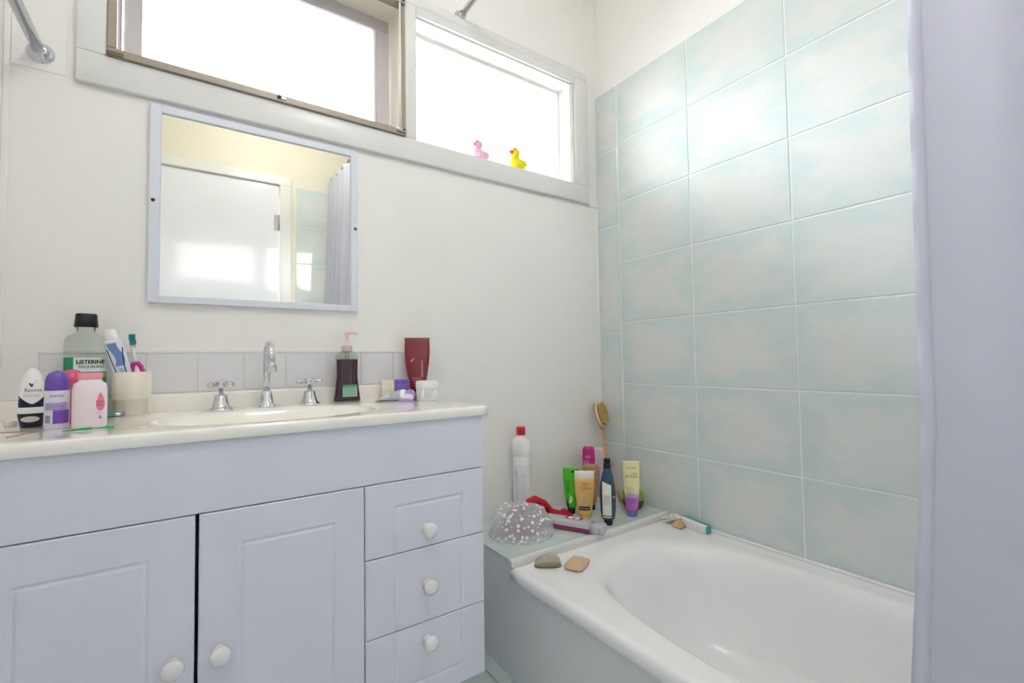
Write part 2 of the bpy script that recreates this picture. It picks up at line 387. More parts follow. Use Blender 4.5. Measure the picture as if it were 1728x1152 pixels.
mb = MB(); mb.box((sx0+0.03, sy0+0.009, sz0+0.03), (sx1-0.03, sy0+0.012, sz1-0.03), GLASS_GREY); mb.build('window_pane', w1)
mb = MB(); mb.tube([(x1-0.020, fy-0.004, z0+0.012), (x1-0.020, fy-0.004, z1-0.012)], 0.0035, CREAM); mb.build('flyscreen_rod', w1)
for zz in (z0+0.006, z1-0.02):
    mb = MB(); mb.box((x1-0.032, fy-0.009, zz), (x1-0.001, fy, zz+0.016), STEEL, 0.002, 2); mb.ball((x1-0.010, fy-0.010, zz+0.008), 0.0035, DARK); mb.build('corner_bracket', w1)
mb = MB(); mb.box((x0-0.001, fy-0.004, z0), (x0+0.030, fy, z0+0.010), mat('rusty_bracket', '75685C', 0.5, metal=0.4), 0.001); mb.build('corner_bracket', w1)
mb = MB(); mb.ball((0.196, fy-0.003, z0+0.011), (0.006, 0.004, 0.004), DARK); mb.box((0.198, fy-0.003, z0+0.007), (0.214, fy, z0+0.015), STEEL, 0.001); mb.build('window_catch', w1)

w2 = struct(root('window_2', (0, 0, 0)))
x0, x1, z0, z1 = RO; mb = MB()
WL = mat('lining_white', 'F4F3F1', 0.3)
mb.box((x0, YW-0.0, z0), (x1, YW+T, z0+0.004), TRIMW, 0.001); mb.box((x0, YW, z1-0.004), (x1, YW+T, z1), WL)
mb.box((x0, YW, z0), (x0+0.004, YW+T, z1), WL); mb.box((x1-0.004, YW, z0), (x1, YW+T, z1), WL)
mb.build('window_lining', w2)
mb = MB(); py = YW+0.076
for a in ((x0+0.004, x1-0.004, z0+0.004, z0+0.016), (x0+0.004, x1-0.004, z1-0.016, z1-0.004), (x0+0.004, x0+0.016, z0+0.016, z1-0.016), (x1-0.016, x1-0.004, z0+0.016, z1-0.016)):
    mb.box((a[0], py-0.006, a[2]), (a[1], py+0.012, a[3]), WL, 0.002)
mb.build('window_frame', w2)
mb = MB(); mb.box((x0+0.01, py+0.002, z0+0.008), (x1-0.01, py+0.005, z1-0.008), GLASS); mb.build('window_pane', w2)

# ------------------------------------------------------------------ basin / bath surfaces
def dished_top(mb, m, rect, ztop, bowl, prof, skirt, N=128, rim_r=0.006, under=None):
    """flat slab over rect with an oval bowl; prof: (scale, z) rings into the bowl; skirt: (outset, z) rings down the outer edge"""
    X0, X1, Y0, Y1 = rect; cx, cy, a, b, n = bowl; cr_ = 0.012
    def rr(off, z):
        R = []
        for j in range(N):
            t = 2*PI*(j+0.5)/N; c, d = math.cos(t), math.sin(t)
            k = 1e9
            bx = (X1-cx+off)/c if c > 0 else (X0-cx-off)/c; by = (Y1-cy+off)/d if d > 0 else (Y0-cy-off)/d
            # blend angle so that corners are hit: use parametric superellipse direction stretched to the rectangle
            k = min(bx, by); R.append((cx+c*k, cy+d*k, z))
        return R
    # angles chosen to include the four corners
    angs = sorted([2*PI*j/N for j in range(N)]+[math.atan2(y-cy, x_-cx) % (2*PI) for x_ in (X0, X1) for y in (Y0, Y1)])
    def rect_ring(off, z):
        R = []
        for t in angs:
            c, d = math.cos(t), math.sin(t)
            bx = ((X1-cx) if c > 0 else (X0-cx))/c if abs(c) > 1e-9 else 1e9
            by = ((Y1-cy) if d > 0 else (Y0-cy))/d if abs(d) > 1e-9 else 1e9
            k = min(bx, by); px, py_ = cx+c*k, cy+d*k
            px = cx+(px-cx)*(1+off/((X1-cx) if px > cx else (cx-X0))); py_ = cy+(py_-cy)*(1+off/((Y1-cy) if py_ > cy else (cy-Y0)))
            R.append((px, py_, z))
        return R
    def bowl_ring(s_, z):
        R = []
        for t in angs:
            c, d = math.cos(t), math.sin(t); k = (abs(c/a)**n+abs(d/b)**n)**(-1/n)*s_; R.append((cx+c*k, cy+d*k, z))
        return R
    rings = [rect_ring(o, z) for o, z in skirt]
    edge = rings[-1]; first = bowl_ring(*prof[0])
    for t in (0.35, 0.7): rings.append([(p[0]+(q[0]-p[0])*t, p[1]+(q[1]-p[1])*t, p[2]+(q[2]-p[2])*t) for p, q in zip(edge, first)])
    rings += [bowl_ring(*p) for p in prof]
    mb.rings(rings, m, (False, True))

# ------------------------------------------------------------------ vanity
v = root('vanity_cabinet', (0, 0, 0), 0, 'pale blue-white bathroom cabinet with routed doors and drawers beneath the basin top', 'cabinet')
VX0, VX1, VY = -0.300, 0.588, 0.985
mb = MB(); yf, yb = VY+0.019, YW-0.002
mb.box((VX0, yf, 0.150), (VX0+0.016, yb, 0.7655), VANITY); mb.box((VX1-0.017, yf, 0.150), (VX1-0.001, yb, 0.7655), VANITY); mb.box((VX0+0.016, yf, 0.150), (VX1-0.017, yb, 0.166), VANITY)
mb.box((VX0+0.016, yb-0.006, 0.166), (VX1-0.017, yb, 0.7655), VANITY); mb.box((0.2925, yf, 0.166), (0.3085, yb-0.006, 0.64), VANITY)
mb.box((VX0, VY+0.09, 0), (VX1-0.02, YW-0.02, 0.15), VANITY)
mb.build('carcass', v)
def routed(name, x0, x1, z0, z1, rects):
    """front panel with V grooves along rectangle outlines (x0,x1,z0,z1)"""
    gw, gd = 0.005, 0.0022; X = {x0, x1, x0+0.002, x1-0.002}; Z = {z0, z1, z0+0.002, z1-0.002}
    for r in rects:
        for q in r[:2]: X |= {q-gw, q, q+gw}
        for q in r[2:]: Z |= {q-gw, q, q+gw}
    X = sorted(q for q in X if x0 <= q <= x1); Z = sorted(q for q in Z if z0 <= q <= z1)
    def dep(x, z):
        if x in (x0, x1) or z in (z0, z1): return 0.002
        for r in rects:
            dx = min(abs(x-r[0]), abs(x-r[1])); dz = min(abs(z-r[2]), abs(z-r[3]))
            inx = r[0]-1e-6 <= x <= r[1]+1e-6; inz = r[2]-1e-6 <= z <= r[3]+1e-6
            if (dx < 1e-6 and inz) or (dz < 1e-6 and inx): return gd
        return 0
    mb = MB(); R = [[(x, VY+dep(x, z), z) for x in X] for z in Z]
    mb.rings(R, VANITY, (False, False), False, wrap=False)
    n = len(X); N = len(Z)
    b = len(mb.v); mb.v += [Vector((x0, VY+0.018, z0)), Vector((x1, VY+0.018, z0)), Vector((x1, VY+0.018, z1)), Vector((x0, VY+0.018, z1))]
    mb.face([b+3, b+2, b+1, b], VANITY)
    mb.face([b, b+1]+[i for i in reversed(range(n))], VANITY)
    mb.face([b+2, b+3]+[(N-1)*n+i for i in range(n)], VANITY)
    mb.face([b+3, b]+[j*n for j in range(N)], VANITY)
    mb.face([b+1, b+2]+[j*n+n-1 for j in reversed(range(N))], VANITY)
    return mb.build(name, v)
mb = MB(); mb.box((VX0, VY, 0.6405), (VX1, VY+0.019, 0.7655), VANITY, 0.0015); mb.build('apron_panel', v)
KP = [(0.0120, 0), (0.0090, 0.003), (0.0078, 0.008), (0.0095, 0.012), (0.0150, 0.015), (0.0168, 0.020), (0.0155, 0.0245), (0.0095, 0.0275), (0.003, 0.0285)]
def knob(x, z, par):
    mb = MB(); mb.lathe(KP, KNOBW, 28, M=Matrix.Translation((x, VY, z)) @ Matrix.Rotation(PI/2, 4, 'X')); mb.build('knob', par)
G = (0.366, 0.527, 0.196, 0.583)
for z0, z1, kz in ((0.4845, 0.6385, 0.5245), (0.3205, 0.4825, 0.4015), (0.1530, 0.3185, 0.2795)):
    dd = routed('drawer', 0.3015, VX1, z0, z1, [G]); knob(0.440, kz, dd)
dd = routed('door', 0.0135, 0.2995, 0.153, 0.6385, [(0.077, 0.239, 0.215, 0.574)]); knob(0.0455, 0.396, dd)
dd = routed('door', -0.277, 0.0080, 0.153, 0.6385, [(-0.212, -0.0585, 0.215, 0.574)]); knob(-0.0215, 0.398, dd)

vt = root('basin_countertop', (0, 0, 0), 0, 'glossy cream one-piece basin top with chrome taps on it, above the cabinet', 'countertop')
mb = MB(); ZC = 0.788
prof = [(1.04, ZC), (1.02, ZC-0.0006), (1.0, ZC-0.002), (0.97, ZC-0.007), (0.93, ZC-0.018), (0.86, ZC-0.040), (0.75, ZC-0.068), (0.58, ZC-0.092), (0.36, ZC-0.106), (0.15, ZC-0.110), (0.07, ZC-0.111)]
dished_top(mb, TOP, (-0.3435, 0.597, 0.978, 1.4375), ZC, (0.155, 1.155, 0.215, 0.135, 2.3), prof,
           [(-0.012, ZC-0.0225), (0.0, ZC-0.0225), (0.0015, ZC-0.020), (0.002, ZC-0.010), (0.0015, ZC-0.004), (-0.0005, ZC-0.0008), (-0.004, ZC)])
mb.build('basin_top', vt)
mb = MB(); mb.box((-0.3435, 1.416, ZC-0.004), (0.590, 1.4390, 0.829), TOP, 0.004, 3); mb.build('upstand', vt)
mb = MB(); mb.lathe([(0.018, 0), (0.021, 0.001), (0.019, 0.003), (0.006, 0.0015)], CHROME, M=Matrix.Translation((0.155, 1.155, ZC-0.1108))); mb.build('waste_ring', vt)

mb = MB(); xs = [-0.278, -0.1955, -0.092, 0.011, 0.114, 0.217, 0.321, 0.425, 0.528, 0.592]
mb.box((-0.278, YW-0.005, 0.829), (0.592, YW, 0.930), GROUT)
for a, b in zip(xs, xs[1:]): mb.box((a+0.0012, YW-0.008, 0.831), (b-0.0012, YW-0.001, 0.9285), SPLASH, 0.0015)
mb.box((-0.278, YW-0.0085, 0.9285), (0.592, YW, 0.9335), TRIMW, 0.001)
tag(mb.build('tile_splashback'), 'row of small grey-white square tiles on the wall behind the basin taps', 'splashback')

# taps
def tap(x, y, label, yawh):
    t = root('basin_tap', (x, y, ZC), 0, label, 'tap', 'cross-handle basin taps')
    mb = MB(); mb.lathe([(0.0275, 0), (0.0275, 0.002), (0.024, 0.005), (0.019, 0.011), (0.0165, 0.020), (0.0135, 0.034), (0.0125, 0.036), (0.006, 0.037), (0.0055, 0.055)], CHROME, 36); mb.build('bell_cover', t)
    mb = MB(); mb.lathe([(0.007, 0.052), (0.0105, 0.055), (0.011, 0.066), (0.0125, 0.068), (0.011, 0.071), (0.004, 0.0725)], CHROME, 28)
    for k in range(4):
        a = yawh+k*PI/2; c, d = math.cos(a), math.sin(a)
        R = [(0.004, 0.008), (0.0042, 0.014), (0.006, 0.024), (0.0072, 0.031), (0.0065, 0.0335), (0.003, 0.035)]
        mb.lathe([(r, z) for r, z in R], CHROME, 18, M=Matrix.Translation((0, 0, 0.062)) @ Matrix.Rotation(a, 4, 'Z') @ Matrix.Rotation(PI/2, 4, 'Y'))
    mb.build('cross_handle', t)
tap(0.0600, 1.352, 'chrome cross-handle tap to the left of the spout, nearer the cream tumbler', 0.72)
tap(0.2640, 1.352, 'chrome cross-handle tap to the right of the spout, nearer the soap pump bottle', 0.15)
sp = root('basin_spout', (0.1625, 1.372, ZC), 0, 'tall chrome gooseneck basin spout standing between the two taps', 'spout')
mb = MB(); mb.lathe([(0.0265, 0), (0.0265, 0.002), (0.023, 0.006), (0.018, 0.014), (0.0150, 0.026), (0.0120, 0.040), (0.0085, 0.042)], CHROME, 36); mb.build('bell_cover', sp)
mb = MB(); pts = [(0, 0, 0.036), (0, 0, 0.110)]; R_ = 0.034
for i in range(0, 13):
    a = PI*0.98*i/12; pts.append((0, -R_+R_*math.cos(a), 0.128+R_*math.sin(a)))
pts.append((0.0005, -0.0685, 0.108)); yw = 0.03
pts = [(p[0]*math.cos(yw)-p[1]*math.sin(yw), p[0]*math.sin(yw)+p[1]*math.cos(yw), p[2]) for p in pts]
mb.tube(pts, [0.0082]*len(pts), CHROME, 20); mb.build('gooseneck', sp)
mb = MB(); e = pts[-1]; mb.lathe([(0.0095, -0.018), (0.0115, -0.016), (0.0115, -0.006), (0.0125, -0.004), (0.0115, 0.000), (0.0095, 0.004)], CHROME, 24, M=Matrix.Translation((e[0], e[1], e[2]))); mb.build('aerator', sp)

# ------------------------------------------------------------------ mirror
mr = root('wall_mirror', (0.1625, YW, 1.301), 0, 'rectangular wall mirror in a narrow white frame under the window casing', 'mirror')
hw, hh = 0.2535, 0.2485; mb = MB()
mb.box((-hw, -0.016, -hh), (-hw+0.024, -0.001, hh), MFRAME, 0.002); mb.box((hw-0.021, -0.016, -hh), (hw, -0.001, hh), MFRAME, 0.002)
mb.box((-hw+0.023, -0.016, -hh), (hw-0.02, -0.001, -hh+0.019), MFRAME, 0.002); mb.box((-hw+0.023, -0.016, hh-0.021), (hw-0.02, -0.001, hh), MFRAME, 0.002)
mb.build('mirror_frame', mr)
mb = MB(); mb.box((-hw+0.022, -0.0105, -hh+0.017), (hw-0.019, -0.002, hh-0.019), MIRROR); mb.build('mirror_glass', mr)
for xx in (-hw+0.009, hw-0.008):
    mb = MB(); mb.lathe([(0.0045, 0), (0.004, 0.002), (0.001, 0.003)], DARK, 16, M=Matrix.Translation((xx, -0.016, 0.005)) @ Matrix.Rotation(PI/2, 4, 'X')); mb.build('screw', mr)

# ------------------------------------------------------------------ bath, ledge
bt = root('bathtub', (0.745, 0.36, 0), 0, 'built-in white bath with a rolled rim and a plain painted side panel', 'bathtub')
mb = MB(); ZR = 0.312
prof = [(1.055, ZR-0.0004), (1.03, ZR-0.0018), (1.005, ZR-0.005), (0.98, ZR-0.012), (0.957, ZR-0.025), (0.935, ZR-0.048), (0.91, ZR-0.088), (0.885, ZR-0.135), (0.85, ZR-0.185), (0.80, ZR-0.235), (0.70, ZR-0.268), (0.5, ZR-0.280), (0.25, ZR-0.284), (0.04, ZR-0.285)]
Mi = Matrix.Translation((-0.745, -0.36, 0))
b2 = MB()
dished_top(b2, BATH, (0.748, XR-0.0135, -0.4015, 1.1035), ZR, (1.100, 0.375, 0.272, 0.625, 3.0), prof,
           [(-0.012, 0.276), (-0.003, 0.275), (0.002, 0.279), (0.004, 0.290), (0.0035, 0.301), (-0.001, 0.309), (-0.007, 0.3125), (-0.016, 0.3135), (-0.030, ZR)], 160)
b2.v = [Mi @ p for p in b2.v]; b2.build('tub', bt)
mb = MB(); mb.box((0.756, YB+0.008, 0), (0.766, 1.1045, 0.2755), PANEL)
mb.v = [Mi @ p for p in mb.v]; mb.build('side_panel', bt)
mb = MB(); mb.box((XR-0.021, -0.39, ZR-0.001), (XR-0.0085, 1.103, ZR+0.007), BATH, 0.003, 2); mb.v = [Mi @ p for p in mb.v]; mb.build('silicone_bead', bt)

ZL = 0.329
lg = root('tiled_ledge', (1.1, 1.27, 0), 0, 'low ledge of pale aqua tiles between the bath end and the window wall', 'ledge')
mb = MB(); mb.box((0.767, 1.106, 0), (XR-0.0077, YW-0.0005, ZL-0.008), GROUT)
for a, b in ((0.752, 1.083), (1.083, 1.418), (1.418, XR-0.0078)):
    for c, d_ in ((1.118, 1.262), (1.262, YW-0.001)):
        tile(mb, (a, c, ZL-0.008), (1, 0, 0), (0, 1, 0), (0, 0, 1), b-a, d_-c, 0.008, TILEF, 0.0015)
mb.v = [p-Vector((1.1, 1.27, 0)) for p in mb.v]; mb.build('ledge_tiles', lg)
mb = MB(); mb.box((0.756, 1.1045, 0), (0.7665, YW-0.001, 0.3205), PANEL); mb.v = [p-Vector((1.1, 1.27, 0)) for p in mb.v]; mb.build('side_panel', lg)
mb = MB(); N_ = 30; R = []
for i in range(N_+1):
    x = 0.750+(XR-0.008-0.750)*i/N_; j = 0.0012*noise.noise(Vector((x*30, 0, 0)))
    R.append([(x, 1.1045, ZR+0.0), (x, 1.1045+j, ZL-0.004), (x, 1.107+j, ZL+0.0008), (x, 1.117, ZL+0.0010), (x, 1.120, ZL), (x, 1.120, ZL-0.01)])
mb.rings([list(q) for q in R], TRIMW, (True, True), False)
mb.v = [p-Vector((1.1, 1.27, 0)) for p in mb.v]; mb.build('edge_strip', lg)

# ------------------------------------------------------------------ rails and curtain
def rail(name, x, z, r, label, cat):
    t = root(name, (x, YB, z), 0, label, cat); L_ = YW-YB
    mb = MB(); mb.tube([(0, 0.010, 0), (0, L_-0.010, 0)], r, CHROME, 20); mb.build('pole', t)
    for y, s_ in ((0.0085, 1), (L_-0.0005, -1)):
        mb = MB(); mb.lathe([(r*2.1, 0), (r*2.1, 0.003), (r*1.7, 0.006), (r*1.3, 0.008), (r*1.3, 0.022), (r*1.02, 0.023)], CHROME, 24, M=Matrix.Translation((0, y, 0)) @ Matrix.Rotation(-s_*PI/2, 4, 'X')); mb.build('end_flange', t)
rail('curtain_rail', 0.787, 2.140, 0.0105, 'straight chrome shower curtain rail above the bath edge, fixed over the right window', 'rail')
rail('towel_rail', -0.287, 1.606, 0.0115, 'straight dark-looking chrome rail fixed to the wall left of the windows', 'rail')
CURT = sheer_mat('curtain_cloth', 'D4D5E1', 0.03, 0.26, rough=0.6)
ct = root('shower_curtain', (0.787, 0.2, 2.14), 0, 'white shower curtain hanging from the rail, drawn back beside the camera', 'curtain')
def curtain_pt(s_, z):
    """s_ 0 at the free edge .. 1 at the back wall"""
    t = (2.12-z)/(2.12-0.12); y = 0.178-0.006*t-0.549*s_
    low = max(0, (0.80-z)/0.5); y += 0.030*min(1.3, low)*(1-s_)**6 + 0.012*(1-s_)*math.sin(t*2.2)
    amp = 0.006+0.022*min(1, max(0, (s_-0.12)/0.3))
    amp *= 1-0.5*min(1, t*1.1)
    x = 0.787-0.077*min(1, t*1.15)+amp*math.sin(s_*30+0.5*math.sin(t*3))-amp*0.3
    if z < 0.85: x += 0.0018*math.sin(z*95)*(1-s_)**10
    return Vector((x-0.787, y-0.2, z-2.14))
mb = MB(); NZ = 90; S_ = [i/140 for i in range(141)]
mb.rings([[curtain_pt(0.02+0.98*s_, 2.115-1.985*k/NZ) for s_ in S_] for k in range(NZ+1)], CURT, (False, False), True, wrap=False)
o = mb.build('cloth', ct); md = o.modifiers.new('thickness', 'SOLIDIFY'); md.thickness = 0.0006
mb = MB()
HEM = sheer_mat('curtain_hem', 'D6D7E4', 0.0, 0.2, rough=0.6)
mb.rings([[curtain_pt(q, 2.115-1.985*k/NZ)+Vector((-dx+0.0012*math.sin(k*1.3)*(q == 0), 0, 0)) for q, dx in ((0.025, 0.0008), (0.012, 0.0018), (0.0, 0.0009), (0.0, -0.0009), (0.012, -0.0018), (0.025, -0.0008))] for k in range(NZ+1)], HEM)
mb.build('hem', ct)
for k in range(9):
    s_ = 0.02+0.96*k/8; p = curtain_pt(s_, 2.115); mb = MB()
    mb.tube([(0.0+0.016*math.cos(a), 0, -0.004+0.019*math.sin(a)) for a in [2*PI*i/20 for i in range(21)]], 0.0016, CHROME, 8)
    mb.v = [q+Vector((0, p.y, 0)) for q in mb.v]; mb.build('curtain_ring', ct)

# glowing globe added out of view as fill, evening out the daylight
cl = root('fill_lamp', (0.40, 0.27, H), 0, 'round white fill lamp added out of view under the ceiling', 'lamp')
mb = MB(); mb.lathe([(0.19, 0), (0.19, -0.03), (0.175, -0.034)], WHITEP, 36); mb.build('fill_lamp_base', cl)
OP = bpy.data.materials.new('fill_glow_opal'); OP.use_nodes = True; _b = OP.node_tree.nodes['Principled BSDF']
_b.inputs['Base Color'].default_value = (0.9, 0.9, 0.88, 1); _b.inputs['Emission Color'].default_value = (1, 0.985, 0.98, 1); _b.inputs['Emission Strength'].default_value = FILL_STRENGTH
mb = MB(); mb.ball((0, 0, -0.135), (0.125, 0.125, 0.10), OP, 32, 16); mb.build('fill_lamp_globe', cl)

# ------------------------------------------------------------------ things on the vanity top
def thing(name, x, y, z, label, cat, group=None, extra=0):
    if z < 0.5: x, y = x*1.011, min(y*1.011, max(y, 1.394))
    return root(name, (x, y, z), face_cam(x, y)+extra, label, cat, group)
GREENP = mat('green_label', '1E9A6C', 0.35); PINK = mat('pink_plastic', 'E79AAE', 0.35); PURPLE = mat('purple_plastic', '6A4AAE', 0.25, coat=0.3)
LILAC = mat('lilac_print', '9E84C8', 0.35); GREYP = mat('grey_print', '8D8FA3', 0.4); MAG = mat('magenta_plastic', 'B8257F', 0.25, coat=0.3)
REDP = mat('red_plastic', 'D81E2C', 0.3); 

# mouthwash
CLEAR = mat('clear_pet', 'F6FCF8', 0.05, trans=0.97, ior=1.12); LIQ = mat('pale_green_liquid', 'CFE9D8', 0.05, trans=0.9, ior=1.33)
t = thing('mouthwash_bottle', -0.1938, 1.386, ZC, 'tall clear mouthwash bottle with black square cap and green label, behind the roll-ons', 'bottle', extra=-0.0)
S = Shape([(0, 0.034, 0.022, 5), (0.004, 0.036, 0.024, 5), (0.165, 0.036, 0.024, 5), (0.176, 0.033, 0.022, 4), (0.183, 0.022, 0.018, 3), (0.187, 0.0155, 0.0155, 2), (0.199, 0.0155, 0.0155, 2)])
mb = MB(); S.mesh(mb, CLEAR); mb.build('bottle_body', t)
mb = MB(); Shape([(0.198, 0.0195, 0.0195, 3), (0.200, 0.0205, 0.0205, 3), (0.226, 0.0185, 0.0185, 3), (0.228, 0.0175, 0.0175, 3)]).mesh(mb, BLACKP); mb.build('cap', t)
mb = MB(); S.decal(mb, GREENP, (-0.035, 0.0345, 0.01, 0.131)); S.decal(mb, mat('label_pale', 'D7E6DC', 0.35), (-0.0195, 0.034, 0.100, 0.131), 0.001)
S.text(mb, BLACKP, 'LISTERINE', 0.008, 0.121, 0.0115, 0.0014, width=0.046, bold=0.0004); S.text(mb, BLACKP, 'FRESHBURST', 0.010, 0.1105, 0.008, 0.0014, width=0.042)
S.decal(mb, mat('amber_print', 'B59A52', 0.4), (0.022, 0.034, 0.088, 0.098), 0.001); mb.build('label', t)

# roll-on deodorant, white and navy
t = thing('roll_on_deodorant', -0.246, 1.233, ZC, 'white and navy roll-on deodorant with a tick mark, leftmost of the toiletries', 'deodorant')
S = Shape([(0, 0.0145, 0.013), (0.003, 0.0155, 0.0135), (0.026, 0.0195, 0.016), (0.0295, 0.0205, 0.0165), (0.035, 0.0205, 0.0165), (0.037, 0.0188, 0.016), (0.055, 0.0185, 0.016), (0.078, 0.0165, 0.015), (0.095, 0.0130, 0.0125), (0.105, 0.0085, 0.0085), (0.110, 0.0035, 0.0035)])
mb = MB(); S.mesh(mb, WHITEP, matf=lambda i, j: NAVY if i in (0, 1) else WHITEP); mb.build('bottle_body', t)
mb = MB()
def shield(u, v): 
    x = -0.0180+0.036*u; return (x, 0.0375+(0.022-0.014*math.cos(x/0.018*PI/2))*v)
S.decal(mb, NAVY, lambda u, v: (-0.0178+0.0356*u, 0.0375+(0.006+0.016*abs(2*u-1)**1.5)*v), 0.0003, 16, 4)
S.text(mb, NAVY, 'Rexona', 0.001, 0.069, 0.0095, 0.0004, width=0.022)
mb.add([S.surf(a, b, 0.0005) for a, b in ((-0.005, 0.081), (-0.003, 0.083), (-0.001, 0.0795), (0.007, 0.088), (-0.001, 0.0745))], [(0, 1, 2, 4), (2, 3, 4)], NAVY)
S.lines(mb, GREYP, -0.012, 0.012, 0.060, 2, 0.003)
S.decal(mb, mat('pale_oval', 'D8D6C8', 0.4), lambda u, v: (-0.002+0.0125*math.cos(2*PI*u)*v, 0.0155+0.0055*math.sin(2*PI*u)*v), 0.0006, 24, 4); mb.build('label', t)
mb = MB(); mb.lathe([(0.0085, 0), (0.0095, 0.002), (0.0095, 0.009), (0.007, 0.012), (0.003, 0.013)], WHITEP, 24)
o = mb.build('bottle_cap', loc=(-0.281, 1.268, ZC)); tag(o, 'small loose white cap lying left of the white and navy roll-on', 'cap')

# roll-on purple
t = thing('roll_on_deodorant', -0.201, 1.168, ZC, 'roll-on deodorant with a domed purple cap and white and lilac label', 'deodorant')
S = Shape([(0, 0.0155, 0.0155), (0.002, 0.0170, 0.0170), (0.068, 0.0170, 0.0170), (0.069, 0.0165, 0.0165), (0.070, 0.0168, 0.0168), (0.086, 0.0166, 0.0166), (0.094, 0.0150, 0.0150), (0.100, 0.0115, 0.0115), (0.104, 0.0060, 0.0060), (0.105, 0.002, 0.002)])
b_ = [q for q in S.s if q[0] <= 0.0695]; c_ = [q for q in S.s if q[0] >= 0.069]
mb = MB(); Shape(b_).mesh(mb, mat('pearl_white', 'DCD8E6', 0.3)); mb.build('bottle_body', t)
mb = MB(); Shape(c_).mesh(mb, PURPLE); mb.build('cap', t)
mb = MB(); S.decal(mb, mat('violet_print', '7A4DB0', 0.35), (-0.005, 0.016, 0.010, 0.034)); S.decal(mb, mat('lavender_print', 'B7AAD2', 0.35), (-0.0155, 0.016, 0.034, 0.048))
S.decal(mb, GREYP, (-0.0145, -0.0085, 0.012, 0.025), 0.0007); S.lines(mb, PURPLE, -0.013, 0.013, 0.044, 4, 0.0028); S.text(mb, NAVY, 'norsc', 0, 0.060, 0.008, 0.0006); mb.build('label', t)

# dark pink container behind the powder
t = thing('roll_on_deodorant', -0.197, 1.262, ZC, 'round-topped deep pink deodorant almost hidden behind the pink powder bottle', 'deodorant')
S = Shape([(0, 0.017, 0.017), (0.002, 0.0185, 0.0185), (0.070, 0.0185, 0.0185)]); mb = MB(); S.mesh(mb, mat('rose_plastic', 'C05A86', 0.3)); mb.build('bottle_body', t)
mb = MB(); Shape([(0.0702, 0.0188, 0.0188), (0.088, 0.0185, 0.0185), (0.097, 0.0165, 0.0165), (0.103, 0.0115, 0.0115), (0.106, 0.004, 0.004)]).mesh(mb, mat('deep_pink', 'DD4A78', 0.25, coat=0.3)); mb.build('cap', t)

# baby powder
t = thing('powder_bottle', -0.1535, 1.148, ZC, 'pale pink powder bottle with a pink cap and a pink teardrop emblem', 'bottle')
PK = mat('pale_pink_plastic', 'F0E2EA', 0.35, sss=0.1)
S = Shape([(0, 0.0225, 0.0125, 3), (0.003, 0.0245, 0.0145, 3), (0.070, 0.0245, 0.0145, 3), (0.080, 0.0225, 0.0140, 2.7), (0.084, 0.0170, 0.0130, 2.3), (0.089, 0.0160, 0.0130, 2)])
mb = MB(); S.mesh(mb, PK); mb.build('bottle_body', t)
mb = MB(); N_ = 48
mb.rings([[((0.0172+0.0004*(j % 2))*k*math.cos(2*PI*j/N_), (0.0140+0.0004*(j % 2))*k*math.sin(2*PI*j/N_), z) for j in range(N_)] for z, k in ((0.0885, 0.98), (0.0895, 1), (0.098, 1), (0.100, 0.93))], mat('cap_pink', 'F09AA8', 0.35)); mb.build('cap', t)
mb = MB()
def drop(u, v):
    a = 2*PI*u; s_ = math.sin(a); r = 0.0062*(1-0.45*max(0, s_)); return (0.0145+r*math.cos(a)*v, 0.043+(0.020*s_ if s_ > 0 else 0.013*s_)*v)
S.decal(mb, mat('emblem_pink', 'EE7E92', 0.35), drop, 0.0005, 28, 4)
S.text(mb, mat('blue_print', '3B4B9A', 0.4), "Johnson's", 0.0140, 0.047, 0.0060, 0.0008, width=0.0115); S.text(mb, MATS['blue_print'], 'baby', 0.0142, 0.041, 0.0060, 0.0008, width=0.009)
S.lines(mb, MATS['blue_print'], 0.009, 0.0195, 0.0265, 1, 0.002); S.text(mb, MATS['blue_print'], '&', 0.0145, 0.0185, 0.0085, 0.0008); mb.build('label', t)

# tumbler
t = root('toothbrush_tumbler', (-0.112, 1.376, ZC), 0, 'cream two-step plastic tumbler holding a toothbrush and toothpaste', 'tumbler')
CT = mat('tumbler_cream', 'F1EBDF', 0.35, sss=0.1); mb = MB()
mb.lathe([(0.026, 0), (0.0285, 0.002), (0.0295, 0.034), (0.0340, 0.0350), (0.0352, 0.037), (0.0358, 0.096), (0.0350, 0.0975), (0.0340, 0.096), (0.0332, 0.042), (0.0270, 0.034), (0.0250, 0.006), (0.001, 0.005)], CT, 48); mb.build('cup', t)

# toothpaste tube in the tumbler, cap up
pb = Vector((-0.1130, 1.368, ZC+0.030)); pt_ = Vector((-0.1500, 1.352, ZC+0.188)); ax = (pt_-pb).normalized()
def lean(name, base, axis, label, cat, spin):
    z_ = axis.normalized(); fr = Vector((-base.x, -base.y, 0)).normalized(); y_ = -(fr-z_*fr.dot(z_)).normalized(); x_ = y_.cross(z_)
    M_ = Matrix((x_, y_, z_)).transposed() @ Matrix.Rotation(spin, 3, 'Z')
    o = root(name, base, 0, label, cat); o.rotation_euler = M_.to_euler(); return o
t = lean('toothpaste_tube', pb, ax, 'white and blue toothpaste tube leaning cap-up in the cream tumbler', 'tube', 0)
TPW = mat('tube_white', 'E6E8EE', 0.25, coat=0.3)
S = Shape([(-0.010, 0.0150, 0.0012, 2), (0.01, 0.0150, 0.005, 2), (0.05, 0.0160, 0.009, 2), (0.100, 0.0170, 0.0115, 2), (0.138, 0.0165, 0.0145, 2), (0.142, 0.0165, 0.015, 2), (0.146, 0.010, 0.010, 2)])
mb = MB(); S.mesh(mb, TPW); mb.build('tube_body', t)
mb = MB(); mb.lathe([(0.0115, 0.1435), (0.0120, 0.145), (0.0105, 0.166), (0.0095, 0.168)], WHITEP, 24); mb.build('cap', t)
